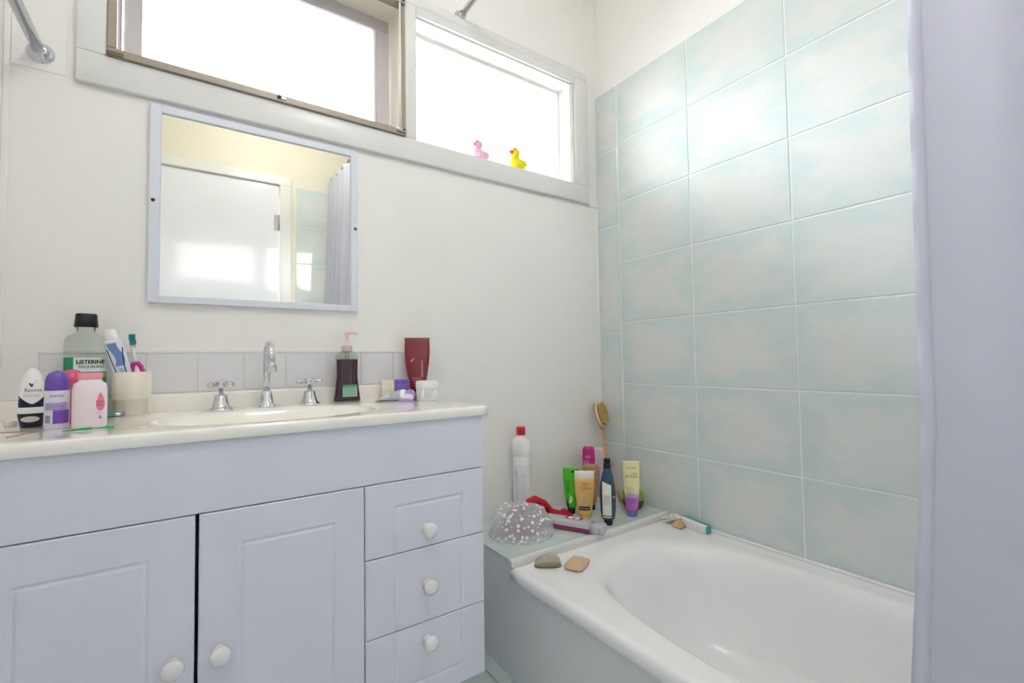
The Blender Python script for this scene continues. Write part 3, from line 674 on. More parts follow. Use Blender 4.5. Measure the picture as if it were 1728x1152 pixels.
mb = MB(); BL = mat('tube_blue', '6F8FC6', 0.3); NV = mat('tube_navy', '2E3566', 0.3)
S.decal(mb, BL, lambda u, v: (-0.008+0.016*u+0.004*math.sin(v*5), 0.085+0.052*v), 0.0005, 6, 10)
S.decal(mb, NV, lambda u, v: (0.0120-0.006*math.sin(v*PI)+0.0022*u, 0.03+0.095*v), 0.0007, 3, 14)
S.decal(mb, NV, lambda u, v: (-0.0150+0.008*(1-v)+0.0018*u, 0.03+0.095*v), 0.0007, 3, 14)
S.decal(mb, mat('tube_sky', '9CC2DA', 0.3), lambda u, v: (-0.001+0.008*u-0.003*v, 0.03+0.05*v), 0.0005, 4, 8); mb.build('label', t)
# toothbrush
bb = Vector((-0.0945, 1.384, ZC+0.012)); bt_ = Vector((-0.1165, 1.400, ZC+0.186))
t = lean('toothbrush', bb, bt_-bb, 'white toothbrush with magenta grip and teal bristles standing in the tumbler', 'toothbrush', 0)
L_ = (bt_-bb).length
mb = MB(); MG = mat('grip_magenta', 'C43D97', 0.35)
mb.tube([(0, 0, 0), (0.001, 0, 0.04), (0.003, 0, 0.08), (0.0, 0, 0.106)], [0.0055, 0.0085, 0.0095, 0.0055], WHITEP, 16); mb.tube([(0, 0, 0.105), (-0.0015, 0, 0.13), (-0.001, 0, L_-0.028)], [0.0052, 0.0032, 0.003], WHITEP, 14)
Shape([(L_-0.032, 0.003, 0.002, 2), (L_-0.026, 0.0062, 0.0025, 3), (L_-0.004, 0.0062, 0.0025, 3), (L_, 0.003, 0.002, 2)]).mesh(mb, WHITEP, 20); mb.build('handle', t)
mb = MB(); mb.tube([(-0.009, -0.0035, 0.062), (-0.0085, -0.0045, 0.092), (-0.004, -0.0055, 0.106), (0.004, -0.0060, 0.106), (0.0085, -0.0055, 0.098), (0.0125, -0.0045, 0.075), (0.014, -0.0035, 0.055)], 0.0050, MG, 14); mb.build('grip', t)
mb = MB(); TL = mat('bristle_teal', '138A96', 0.6)
for i in range(3):
    for k in range(6): mb.tube([(-0.004+0.004*i, -0.002, L_-0.0245+0.004*k), (-0.0042+0.0042*i+0.0012*math.sin(k*1.7), -0.0125, L_-0.0245+0.004*k+0.0006)], 0.0019, TL, 8)
mb.build('bristles', t)

# silver-green tube on the top at the foot of the tumbler
def lying_tube(name, a, b, label, mats, rx=0.014, ry=0.010, z=ZC):
    a = Vector(a); b = Vector(b); ax = (b-a).normalized(); o = root(name, (a.x, a.y, z), 0, label, 'tube')
    o.rotation_euler = (0, 0, math.atan2(ax.y, ax.x)); L_ = (b-a).length
    mb = MB(); N_ = 24; R = []
    for q in (0, 0.04, 0.25, 0.5, 0.75, 0.86, 0.90):
        k = min(1, q*1.4); h_ = 0.0010+(ry-0.001)*k; wv = rx*(1-0.15*k)
        R.append([(L_*q, wv*math.cos(2*PI*j/N_), h_+h_*math.sin(2*PI*j/N_)) for j in range(N_)])
    mb.rings(R, mats[0], matf=lambda i, j: mats[1] if i in (1, 3) and len(mats) > 2 else mats[0]); mb.build('tube_body', o)
    mb = MB(); mb.lathe([(ry*0.75, L_*0.89), (ry*0.8, L_*0.90), (ry*0.72, L_)], mats[-1], 20, M=Matrix.Translation((0, 0, ry)) @ Matrix.Rotation(PI/2, 4, 'Y')); mb.build('cap', o)
    return o
lying_tube('cream_tube', (-0.186, 1.328), (-0.122, 1.345), 'small silver tube with a teal end lying at the foot of the tumbler', [mat('tube_silver', 'C9C9CE', 0.25, metal=0.6), mat('tube_tealband', '2C7F77', 0.4), mat('tube_grey', '8C8C90', 0.4)], 0.008, 0.005)

# two green flossers on the front edge, plus a clear case
GR = mat('floss_green', '22B24C', 0.3, sss=0.2)
def flosser(x, y, rz, label, k_):
    o = root('floss_pick', (x, y, ZC), rz, label, 'floss pick', 'green floss picks'); mb = MB()
    mb.tube([(-0.024, 0, 0.0022), (-0.010, 0, 0.003), (0.004, 0, 0.004), (0.012, 0, 0.0045), (0.017, 0.004, 0.0045), (0.027, 0.005, 0.0045)], [0.0006, 0.0018, 0.0026, 0.0034, 0.0028, 0.0022], GR, 10)
    mb.tube([(0.012, 0, 0.0045), (0.017, -0.005, 0.0045), (0.027, -0.006, 0.0045)], [0.003, 0.0026, 0.0022], GR, 10); mb.v = [p*k_ for p in mb.v]; mb.build('pick_body', o)
    mb = MB(); mb.tube([(0.025, 0.005, 0.0045), (0.025, -0.006, 0.0045)], 0.0004, WHITEP, 6); mb.v = [p*k_ for p in mb.v]; mb.build('floss', o)
flosser(-0.163, 1.090, -0.10, 'longer green floss pick lying in front of the pink powder bottle', 0.78); flosser(-0.130, 1.104, 0.35, 'shorter green floss pick lying just right of the pink powder bottle', 0.55)
t = root('plastic_case', (-0.2564, 1.0615, ZC), -0.35, 'flat clear plastic case with a reddish rim on the front left of the basin top', 'case')
CP = sheer_mat('clear_plastic', 'F4F3F0', 0.80, 0.3, rough=0.1); RD = mat('case_rim', '9A6A6A', 0.35)
mb = MB(); mb.box((-0.048, -0.035, 0.0005), (0.042, 0.035, 0.0065), CP, 0.002, 2); mb.build('case_lid', t)
mb = MB()
mb.box((-0.048, 0.0342, 0.0055), (0.042, 0.0355, 0.0072), RD, 0.0003); mb.box((0.0412, -0.035, 0.0055), (0.0425, 0.0355, 0.0072), RD, 0.0003); mb.build('rim', t)

# soap pump
t = thing('soap_dispenser', 0.372, 1.386, ZC, 'dark burgundy liquid soap pump bottle with pale pink pump and green label', 'soap dispenser', extra=0.12)
BUR = mat('burgundy_soap', '3A0F2A', 0.06, trans=0.25, coat=0.6)
sec = [(0, 0.036, 0.019, 4), (0.003, 0.0385, 0.021, 4), (0.03, 0.0345, 0.020, 4), (0.07, 0.0305, 0.019, 4), (0.116, 0.0310, 0.019, 4), (0.127, 0.0315, 0.0190, 4), (0.134, 0.0305, 0.018, 3.6), (0.139, 0.024, 0.016, 3), (0.141, 0.013, 0.013, 2), (0.147, 0.012, 0.012, 2)]
S = Shape(sec); mb = MB(); Shape([(a, b-0.0015, c-0.0015, d_) for a, b, c, d_ in sec if a < 0.12]+[(0.120, 0.0297, 0.0177, 4)]).mesh(mb, BUR); mb.build('liquid_soap', t)
mb = MB(); Shape([(0.1202,)+(0.0312, 0.019, 4)]+sec[5:]).mesh(mb, mat('pet_greenish', 'DDE8DA', 0.1, trans=0.75, ior=1.2)); mb.build('bottle_neck', t)
PP = mat('pump_pink', 'E9C7D0', 0.3, sss=0.1); mb = MB()
mb.lathe([(0.0150, 0.143), (0.0155, 0.145), (0.0150, 0.158), (0.013, 0.160), (0.009, 0.166), (0.006, 0.170), (0.0045, 0.172), (0.0045, 0.188), (0.0065, 0.189), (0.0068, 0.198), (0.005, 0.200)], PP, 28, matf=lambda i, j: mat('collar_grey', 'BDB6AF', 0.35) if i < 3 else PP)
mb.tube([(0, 0, 0.196), (0.014, -0.004, 0.1975), (0.026, -0.008, 0.1955), (0.030, -0.009, 0.1935)], [0.0042, 0.0036, 0.0026, 0.0022], PP, 12); mb.tube([(0, 0, 0.12), (0, 0, 0.144)], 0.006, mat('dip_tube', 'B96A84', 0.3), 12); mb.build('pump', t)
mb = MB(); S.decal(mb, mat('label_green', '4E9A62', 0.4), (-0.014, 0.026, 0.040, 0.047), 0.0006); S.decal(mb, mat('label_sage', '9AB8A4', 0.4), (-0.014, 0.026, 0.013, 0.040), 0.0006)
S.lines(mb, GREENP, -0.011, 0.024, 0.036, 7, 0.0032, 0.0008, 0.001); mb.build('label', t)

# red tube, cap down
def squeeze_tube(name, x, y, z, H_, wtop, wbot, body, cap, label, cat, cap_h=0.016, extra=0, flat=0.0014, rb=None):
    t = thing(name, x, y, z, label, 'tube', extra=extra); rb = rb or wbot*0.72
    sec = [(cap_h, wbot/2*0.92, rb*0.6, 2)]
    for q in (0.04, 0.12, 0.3, 0.5, 0.7, 0.85, 0.95, 0.965, 1.0):
        wv = wbot/2+(wtop/2-wbot/2)*min(1, q/0.6)**0.9; ry = (rb*0.62)*(1-q)**0.75+flat*q
        sec.append((cap_h+(H_-cap_h)*q, wv*(0.985 if 0.94 < q < 0.96 else 1), max(flat, ry), 2.2))
    S = Shape(sec); mb = MB(); S.mesh(mb, body, 40); mb.build('tube_body', t)
    mb = MB(); Shape([(0, wbot/2*0.80, rb*0.55, 2), (0.001, wbot/2*0.84, rb*0.58, 2), (cap_h, wbot/2*0.84, rb*0.58, 2)]).mesh(mb, cap, 36); mb.build('cap', t)
    return t, S
t, S = squeeze_tube('conditioner_tube', 0.590, 1.385, ZC, 0.186, 0.078, 0.046, mat('crimson_tube', '7C0F20', 0.22, coat=0.5), BLACKP, 'tall crimson squeeze tube standing cap-down behind the white jar', 'tube', 0.020)
mb = MB()
PRT = mat('pink_print', 'E3B3BC', 0.4)
S.text(mb, PRT, 'deep treatment', 0.014, 0.088, 0.0085, 0.0008, rot=PI/2, width=None); 
for i in range(4): S.lines(mb, PRT, -0.016+0.002*i, 0.020, 0.058-0.0075*i, 1, 0.003, 0.0012)
mb.add([S.surf(a, b, 0.0008) for a, b in ((-0.022, 0.112), (-0.014, 0.118), (-0.008, 0.126), (-0.012, 0.117), (-0.018, 0.111))], [(0, 1, 2, 3, 4)], PRT); mb.build('label', t)

# purple box, cream box, white jar, two tubes
t = thing('small_carton', 0.5345, 1.372, ZC, 'small purple carton standing behind the two crumpled tubes', 'carton', extra=0.1)
mb = MB(); mb.box((-0.021, -0.010, 0), (0.021, 0.010, 0.056), mat('carton_purple', '7257B4', 0.4), 0.0008); mb.build('box', t)
mb = MB(); mb.box((-0.0195, -0.0106, 0.041), (0.0195, -0.0098, 0.0425), LILAC)
for i in range(3): mb.box((-0.016, -0.0106, 0.034-i*0.005), (0.016-0.004*i, -0.0099, 0.0355-i*0.005), LILAC)
mb.build('label', t)
t = thing('small_carton', 0.4945, 1.385, ZC, 'small cream paper carton left of the purple one, against the splashback', 'carton', extra=-0.1)
mb = MB(); mb.box((-0.018, -0.012, 0), (0.018, 0.012, 0.057), mat('carton_cream', 'E9E2D6', 0.5), 0.001); mb.build('box', t)
mb = MB(); mb.box((-0.015, -0.0128, 0.006), (0.015, -0.0119, 0.030), mat('carton_cream_panel', 'DDD6CC', 0.5)); mb.build('label', t)
t = thing('cream_jar', 0.558, 1.242, ZC, 'round white screw-top cream jar in front of the crimson tube', 'jar')
S = Shape([(0, 0.027, 0.027), (0.003, 0.0300, 0.0300), (0.033, 0.0305, 0.0305)])
mb = MB(); S.mesh(mb, WHITEP, 44); mb.build('jar_body', t)
mb = MB(); Shape([(0.0335, 0.0312, 0.0312), (0.035, 0.0318, 0.0318), (0.053, 0.0315, 0.0315), (0.0548, 0.030, 0.030), (0.0552, 0.02, 0.02)]).mesh(mb, WHITEP, 44); mb.build('lid', t)
mb = MB(); S.lines(mb, GREYP, -0.026, -0.012, 0.031, 8, 0.0032); S.lines(mb, mat('slate_print', '6B7390', 0.4), -0.007, 0.020, 0.031, 8, 0.0032); S.text(mb, REDP, 'LE', 0.0225, 0.011, 0.006); mb.build('label', t)
def crumple(name, a, b, w0, w1, h, body, endm, label, seed, bandm=None):
    a = Vector(a); b = Vector(b); ax = b-a; L_ = ax.length; o = root(name, (a.x, a.y, ZC), math.atan2(ax.y, ax.x), label, 'tube')
    mb = MB(); N_ = 28; K = 22; R = []
    for i in range(K+1):
        q = i/K; ww = w0+(w1-w0)*q; hh_ = 0.0008+(h-0.0008)*min(1, q*1.15)**0.9
        if bandm is None: pass
        r = []
        for j in range(N_):
            a_ = 2*PI*j/N_; n_ = noise.noise(Vector((q*9+seed, math.cos(a_)*1.6, math.sin(a_)*1.6)))*0.18*(1-q*0.5)
            z = hh_+hh_*math.sin(a_)*(1+n_); r.append((L_*0.86*q, ww*math.cos(a_)*(1+n_*0.4), max(0.0003, z)))
        R.append(r)
    mb.rings(R, body, matf=(lambda i, j: bandm if 3 < i < 12 and 3 < (j % N_) < 13 else body) if bandm else None); mb.build('tube_body', o)
    mb = MB(); mb.lathe([(h*0.95, L_*0.84), (h*1.02, L_*0.85), (h*1.0, L_*0.98), (h*0.85, L_)], endm, 24, M=Matrix.Translation((0, 0, h*1.02)) @ Matrix.Rotation(PI/2, 4, 'Y')); mb.build('cap', o)
    return o
crumple('ointment_tube', (0.434, 1.312), (0.502, 1.262), 0.018, 0.015, 0.0158, mat('foil_white', 'C9CCD4', 0.22, metal=0.7), WHITEP, 'crumpled silver and white ointment tube lying by the purple carton', 2.0, mat('foil_print', 'E2E4EA', 0.35))
crumple('ointment_tube', (0.487, 1.232), (0.522, 1.275), 0.021, 0.015, 0.0150, mat('lilac_tube', 'A78BD3', 0.3), mat('tube_end_white', 'E8DFE2', 0.3), 'short lilac and white tube lying left of the white jar', 6.0, mat('peach_band', 'E8DDE8', 0.35))

# ------------------------------------------------------------------ rubber ducks on the right sill
def duck(x, y, rz, s_, bodym, headm, beakm, label):
    z = RO[2]+0.004; o = root('rubber_duck', (x, y, z), rz, label, 'rubber duck'); N_ = 24
    mb = MB(); R = []
    prof = [(-0.034, 0.003, 0.004, 0.026), (-0.030, 0.009, 0.008, 0.024), (-0.022, 0.016, 0.013, 0.0165), (-0.010, 0.021, 0.0165, 0.0165), (0.004, 0.022, 0.0175, 0.0175), (0.016, 0.018, 0.0165, 0.0172), (0.023, 0.011, 0.012, 0.018), (0.027, 0.003, 0.004, 0.019)]
    for px, ry, rz_, cz in prof: R.append([(px, ry*math.cos(2*PI*j/N_), max(0, cz+rz_*math.sin(2*PI*j/N_))) for j in range(N_)])
    mb.rings(R, bodym); mb.v = [p*s_ for p in mb.v]; mb.build('body', o)
    mb = MB(); mb.tube([(0.008, 0, 0.024), (0.011, 0, 0.036)], [0.013, 0.011], headm, 18); mb.ball((0.012, 0, 0.047), (0.0155, 0.0145, 0.0145), headm); mb.v = [p*s_ for p in mb.v]; mb.build('head', o)
    mb = MB(); mb.ball((0.0285, 0, 0.045), (0.0085, 0.0078, 0.0028), beakm); mb.ball((0.027, 0, 0.0415), (0.006, 0.006, 0.002), beakm); mb.v = [p*s_ for p in mb.v]; mb.build('beak', o)
    for s2 in (-1, 1):
        mb = MB(); mb.ball((0.0235, s2*0.0085, 0.0515), 0.0024, BLACKP, 10, 6); mb.v = [p*s_ for p in mb.v]; mb.build('eye', o)
        mb = MB(); mb.ball((-0.006, s2*0.0195, 0.019), (0.014, 0.0045, 0.008), bodym); mb.v = [p*s_ for p in mb.v]; mb.build('wing', o)
DP = mat('duck_pink', 'FBC4E2', 0.35, sss=0.4); DY = mat('duck_yellow', 'F6E50C', 0.35, sss=0.3)
duck(0.886, 1.474, PI+0.35, 1.25, DP, DP, mat('beak_grey', 'C8B58A', 0.4), 'pink rubber duck on the right window sill, further from the corner')
duck(1.054, 1.470, PI+0.35, 1.42, DY, DY, mat('beak_pink', 'F0588E', 0.4), 'yellow rubber duck with a pink beak on the right window sill')

# ------------------------------------------------------------------ things on the ledge
# bleach bottle
t = thing('cleaner_bottle', 0.985, 1.385, ZL, 'tall white cleaner bottle with a red cap standing against the wall', 'bottle')
S = Shape([(0, 0.030, 0.024, 2.4), (0.003, 0.0335, 0.027, 2.4), (0.012, 0.0335, 0.027, 2.4), (0.020, 0.0305, 0.0245, 2.4), (0.050, 0.0300, 0.0240, 2.4), (0.200, 0.0305, 0.0245, 2.4), (0.2035, 0.0290, 0.0235, 2.3), (0.207, 0.0330, 0.0265, 2.3), (0.243, 0.0330, 0.0265, 2.3), (0.256, 0.0285, 0.0240, 2.1), (0.265, 0.0190, 0.0180, 2), (0.270, 0.0130, 0.0130, 2), (0.291, 0.0130, 0.0130, 2)])
S = Shape([(q[0]*1.085, q[1]*1.04, q[2]*1.04)+q[3:] for q in S.s]); mb = MB(); S.mesh(mb, mat('bottle_white', 'F1F0EE', 0.3, sss=0.1)); mb.build('bottle_body', t)
mb = MB(); N_ = 48
mb.rings([[((0.0158+0.0003*(j % 2))*k*math.cos(2*PI*j/N_), (0.0158+0.0003*(j % 2))*k*math.sin(2*PI*j/N_), z) for j in range(N_)] for z, k in ((0.296, 1.03), (0.323, 1.0), (0.325, 0.93))], REDP); mb.build('cap', t)
mb = MB(); S.decal(mb, mat('bottle_label', 'E6E6E8', 0.4), (-0.027, 0.027, 0.045, 0.190), 0.0005); S.lines(mb, GREYP, -0.023, -0.006, 0.150, 14, 0.0060, 0.0010); S.lines(mb, GREYP, -0.003, 0.022, 0.158, 16, 0.0058, 0.0010)
x = 0.001
for i in range(11):
    wv = (0.0008, 0.0016, 0.0011)[i % 3]; S.decal(mb, DARK, (x, x+wv, 0.030, 0.052), 0.0010, 1, 2); x += wv+0.0009
for k in range(3): S.decal(mb, DARK, lambda u, v, k=k: (-0.026+0.012*u, 0.168-0.006*k-0.004*u+0.0012*v), 0.0010, 4, 1)
S.decal(mb, BLACKP, (0.0205, 0.0225, 0.060, 0.066), 0.001, 1, 1); mb.build('label', t)

# shower cap
CAPM = sheer_mat('shower_cap_film', 'FAFAFC', 0.66, 0.5, dots=62, rough=0.12)
t = thing('shower_hat', 0.880, 1.243, ZL, 'crumpled clear plastic shower cap with white dots at the left end of the ledge', 'shower cap')
def blob(rx, ry, h_, seed, amp, zmin=0.0008, N_=72, K=26, flat=0.55):
    R = []
    for i in range(K+1):
        a = PI/2*i/K; r_ = max(0.01, max(0.0, math.cos(a))**0.70); z = h_*math.sin(a)**0.95; row = []
        for j in range(N_):
            b_ = 2*PI*j/N_; n_ = noise.noise(Vector((math.cos(b_)*2.1+seed, math.sin(b_)*2.1, z*22)))+0.5*noise.noise(Vector((math.cos(b_)*6+seed, math.sin(b_)*6, z*50)))
            k = 1+amp*n_; lop = 1-0.28*max(0, -math.cos(b_-0.35))*(z/h_) if False else 1
            row.append((rx*r_*math.cos(b_)*k+0.016*z/h_, ry*r_*math.sin(b_)*k, max(zmin, z*(1+0.10*n_)*(1-0.10*math.cos(b_)*r_))))
        R.append(row)
    return R
mb = MB(); mb.rings(blob(0.102, 0.084, 0.098, 3, 0.13), CAPM, (False, True)); mb.build('cap_film', t)
mb = MB(); MV = sheer_mat('cap_lining_mauve', 'C79ABC', 0.6, 0.5); mb.rings(blob(0.072, 0.055, 0.078, 9, 0.16, 0.02), MV, (True, True)); mb.build('lining', t)
mb = MB(); N_ = 90; mb.tube([(0.101*math.cos(2*PI*j/N_), 0.083*math.sin(2*PI*j/N_), 0.006+0.002*math.sin(j*1.9)) for j in range(N_+1)], [0.0035+0.0012*math.sin(j*2.3) for j in range(N_+1)], CAPM, 8); mb.build('elastic_edge', t)

# red cloth strip draped behind the cap
RC = mat('red_satin', 'C2182C', 0.35, bump=0.3, bscale=60)
t = root('headband', (1.052, 1.320, ZL), 0, 'crumpled red fabric band lying between the shower cap and the tubes', 'headband')
mb = MB(); path = [((0.935, 1.335), 0.062, 0.010, 0.004), ((0.965, 1.345), 0.080, 0.012, 0.010), ((1.005, 1.350), 0.084, 0.017, 0.013), ((1.040, 1.340), 0.064, 0.015, 0.012), ((1.062, 1.322), 0.034, 0.010, 0.009), ((1.085, 1.312), 0.026, 0.012, 0.009), ((1.105, 1.310), 0.030, 0.016, 0.008), ((1.120, 1.300), 0.018, 0.016, 0.006), ((1.128, 1.292), 0.008, 0.008, 0.003)]
K = 40; R = []
for i in range(K+1):
    q = i/K*(len(path)-1); a = min(int(q), len(path)-2); f_ = q-a; f_ = f_*f_*(3-2*f_); P0, P1 = path[a], path[a+1]
    x = P0[0][0]+(P1[0][0]-P0[0][0])*f_-1.04; y = P0[0][1]+(P1[0][1]-P0[0][1])*f_-1.33; top = P0[1]+(P1[1]-P0[1])*f_; hgt = P0[2]+(P1[2]-P0[2])*f_; th = P0[3]+(P1[3]-P0[3])*f_
    zb = max(0.001, top-hgt*1.6) if top > 0.05 else 0.001
    R.append([(x+0.3*th*math.sin(t_*2*PI+0.2)*0.3, y+th*(math.cos(t_*2*PI))*(1+0.2*math.sin(i*0.9)), zb+(top-zb)*(0.5+0.5*math.sin(t_*2*PI))) for t_ in [k/16 for k in range(16)]])
mb.rings(R, RC); mb.box((-0.015, 0.010, 0.0005), (0.02, 0.028, 0.035), RC, 0.008, 3); mb.build('fabric', t)

# lying bottle: clear with magenta stripe and grey cap
a = Vector((1.024, 1.262, ZL)); b = Vector((1.106, 1.094, ZL)); ax = (b-a)
t = root('shampoo_bottle', a, math.atan2(ax.y, ax.x), 'grey and plum shampoo bottle with a silver-grey cap lying at the ledge edge', 'bottle'); L_ = ax.length
def xring(x, ry, rz_, n=4, N_=32, cz=None):
    cz = rz_ if cz is None else cz; r = []
    for j in range(N_):
        a_ = 2*PI*j/N_; c, d_ = math.cos(a_), math.sin(a_); r.append((x, ry*math.copysign(abs(c)**(2/n), c), cz+rz_*math.copysign(abs(d_)**(2/n), d_)))
    return r
CB = mat('bottle_greyclear', 'C2BFC4', 0.12, coat=0.4); PL = mat('plum_stripe', '97305F', 0.25, coat=0.3)
mb = MB(); mb.rings([xring(x, ry*1.18, 0.0175) for x, ry in ((-0.02, 0.018), (-0.015, 0.0235), (0.05, 0.0245), (L_-0.045, 0.0235), (L_-0.040, 0.021))], CB,
                    matf=lambda i, j: PL if 16 <= j <= 24 or j > 29 else CB); mb.build('bottle_body', t)
mb = MB(); mb.rings([xring(x, ry*1.18, rz_*1.2, 3, cz=0.0175) for x, ry, rz_ in ((L_-0.0398, 0.0225, 0.0143), (L_-0.012, 0.0225, 0.0143), (L_-0.0115, 0.0215, 0.0138), (L_-0.010, 0.0225, 0.0143), (L_+0.002, 0.0215, 0.0135), (L_+0.005, 0.016, 0.010))], mat('cap_silver', 'BFC0C8', 0.25, metal=0.3)); mb.build('cap', t)
mb = MB(); mb.box((0.055, -0.008, 0.0346), (0.112, 0.017, 0.0357), MAG); mb.box((0.063, -0.004, 0.0350), (0.080, 0.013, 0.0360), WHITEP); mb.box((0.086, -0.004, 0.0350), (0.103, 0.013, 0.0360), WHITEP); mb.build('label', t)
# orange cord loop
mb = MB(); OR = mat('orange_cord', 'C86A3C', 0.5)
mb.tube([(0.028*math.cos(q)+0.006*math.cos(3*q), 0.014*math.sin(q), 0.0035+0.002*math.sin(4*q)+0.0015) for q in [2*PI*i/40 for i in range(41)]], 0.0022, OR, 8)
tag(mb.build('hair_tie', loc=(1.118, 1.215, ZL+0.001), rot=(0, 0, -0.5)), 'thin orange hair tie on the ledge behind the lying shampoo bottle', 'hair tie')

# green tube
t, S = squeeze_tube('cleanser_tube', 1.153, 1.302, ZL, 0.168, 0.058, 0.034, mat('lime_tube', '4FC21E', 0.25, coat=0.3), BLACKP, 'lime green squeeze tube behind the white and orange one', 'tube', 0.022)
mb = MB(); S.text(mb, mat('dark_green_print', '12501E', 0.4), 'ALOE', -0.012, 0.100, 0.018, 0.0008, rot=PI/2); S.decal(mb, NAVY, (0.002, 0.024, 0.148, 0.156), 0.0006)
S.decal(mb, MATS['dark_green_print'], lambda u, v: (-0.017+0.014*u, 0.024+(0.030*(1-u)**1.5)*v), 0.0006, 8, 4)
S.decal(mb, mat('pale_lime', 'CFE9A8', 0.3), lambda u, v: (-0.008+0.010*u+0.004*v, 0.040+0.030*v*(1-0.4*u)), 0.0007, 6, 5); mb.build('label', t)
# orange and white tube
def grad(name, h0, h1, z0, z1, rough=0.25):
    m = mat(name, h0, rough, coat=0.3); nt = m.node_tree; b = nt.nodes['Principled BSDF']
    tc = nt.nodes.new('ShaderNodeTexCoord'); s_ = nt.nodes.new('ShaderNodeSeparateXYZ'); nt.links.new(tc.outputs['Object'], s_.inputs[0])
    mr_ = nt.nodes.new('ShaderNodeMapRange'); mr_.inputs['From Min'].default_value = z0; mr_.inputs['From Max'].default_value = z1; nt.links.new(s_.outputs[2], mr_.inputs['Value'])
    mx = nt.nodes.new('ShaderNodeMix'); mx.data_type = 'RGBA'; nt.links.new(mr_.outputs[0], mx.inputs[0]); mx.inputs[6].default_value = (*hexc(h0), 1); mx.inputs[7].default_value = (*hexc(h1), 1)
    nt.links.new(mx.outputs[2], b.inputs['Base Color']); return m
t, S = squeeze_tube('face_wash_tube', 1.160, 1.238, ZL, 0.165, 0.071, 0.048, grad('amber_white_tube', 'EBBD70', 'EFE6DE', 0.128, 0.150), mat('amber_cap', 'DDB272', 0.3), 'amber face wash tube with a white top and black band, standing before the lime one', 'tube', 0.010)
mb = MB(); BR = mat('brown_print', '8A5A28', 0.4)
S.text(mb, BR, 'DEEP', 0.003, 0.118, 0.0125, 0.0008, width=0.024); S.text(mb, BR, 'CLEAN', 0.002, 0.104, 0.016, 0.0008, width=0.039); S.lines(mb, BR, -0.016, 0.020, 0.092, 1, 0.003); S.lines(mb, GREYP, -0.014, 0.016, 0.060, 2, 0.006)
S.decal(mb, mat('grey_panel', 'B9A9A0', 0.4), (-0.006, 0.008, 0.066, 0.073), 0.0006); S.decal(mb, BLACKP, (-0.0195, 0.0175, 0.030, 0.043), 0.0006); S.text(mb, WHITEP, 'Neutrogena', -0.001, 0.0368, 0.0075, 0.0010, width=0.031); mb.build('label', t)
# tan bottle
t = thing('lotion_bottle', 1.238, 1.288, ZL, 'flat bronze lotion bottle standing on a dark cap behind the amber tube', 'bottle')
BZ = mat('bronze_plastic', 'A8865C', 0.3, coat=0.3)
S = Shape([(0.020, 0.016, 0.012, 2.2), (0.030, 0.022, 0.015, 2.4), (0.060, 0.029, 0.017, 2.6), (0.100, 0.0310, 0.0175, 3), (0.150, 0.0280, 0.016, 3.4), (0.164, 0.0265, 0.014, 3.4), (0.168, 0.0235, 0.011, 3)])
mb = MB(); S.mesh(mb, BZ); mb.build('bottle_body', t); mb = MB(); Shape([(0, 0.0145, 0.011), (0.001, 0.0155, 0.012), (0.0198, 0.0155, 0.012)]).mesh(mb, BLACKP); mb.build('cap', t)
mb = MB(); S.lines(mb, mat('tan_print', 'CDB998', 0.4), -0.020, 0.022, 0.150, 3, 0.006, 0.0016); S.lines(mb, MATS['tan_print'], -0.020, 0.022, 0.105, 3, 0.005); mb.build('label', t)
# magenta bottle
t = thing('shampoo_bottle', 1.300, 1.360, ZL, 'magenta shampoo bottle at the back against the window wall', 'bottle')
S = Shape([(0, 0.022, 0.014, 3), (0.004, 0.0245, 0.016, 3), (0.120, 0.0245, 0.016, 3), (0.202, 0.0240, 0.0155, 3), (0.213, 0.0215, 0.014, 2.8), (0.219, 0.014, 0.009, 2.5)])
mb = MB(); S.mesh(mb, MAG); mb.build('bottle_body', t); mb = MB(); S.decal(mb, mat('rose_print', 'D06AA8', 0.35), (-0.021, 0.002, 0.120, 0.166)); S.decal(mb, MATS['rose_print'], lambda u, v: (-0.004+0.012*math.cos(2*PI*u)*v, 0.180+0.006*math.sin(2*PI*u)*v), 0.0006, 20, 3); mb.build('label', t)
# white and pink bottle
t = thing('shampoo_bottle', 1.383, 1.385, ZL, 'pale pink-white shampoo bottle in the corner behind the long brush handle', 'bottle')
S = Shape([(0, 0.022, 0.013, 3), (0.004, 0.025, 0.0155, 3), (0.150, 0.026, 0.0155, 3), (0.195, 0.0255, 0.015, 4), (0.201, 0.024, 0.013, 4)])
mb = MB(); S.mesh(mb, mat('shell_pink', 'E5D6DC', 0.3)); mb.build('bottle_body', t); mb = MB(); S.decal(mb, mat('mauve_print', 'C9A0B8', 0.35), lambda u, v: (-0.016+0.012*u, 0.02+0.12*v-0.02*u), 0.0006); mb.build('label', t)
# dark blue bottle standing on its cap
t = thing('shampoo_bottle', 1.172, 1.137, ZL, 'dark teal-blue bottle with black neck and cream back label, tallest at the ledge edge', 'bottle')
TB = mat('deep_blue_plastic', '1D4560', 0.2, coat=0.5)
S = Shape([(0.017, 0.018, 0.015, 2), (0.024, 0.0235, 0.019, 2.2), (0.050, 0.0265, 0.021, 2.3), (0.100, 0.0285, 0.022, 2.3), (0.135, 0.0265, 0.021, 2.2), (0.165, 0.0200, 0.0175, 2), (0.185, 0.0140, 0.0135, 2), (0.192, 0.0125, 0.0125, 2)])
mb = MB(); S.mesh(mb, TB); mb.build('bottle_body', t)
mb = MB(); mb.lathe([(0.0125, 0.1925), (0.0130, 0.194), (0.0128, 0.206), (0.0110, 0.208), (0.0115, 0.2095), (0.0118, 0.223), (0.0105, 0.225)], BLACKP, 28); mb.build('neck_cap', t)
mb = MB(); mb.lathe([(0.0125, 0), (0.0140, 0.001), (0.0150, 0.012), (0.0160, 0.0168)], BLACKP, 28); mb.build('base_cap', t)
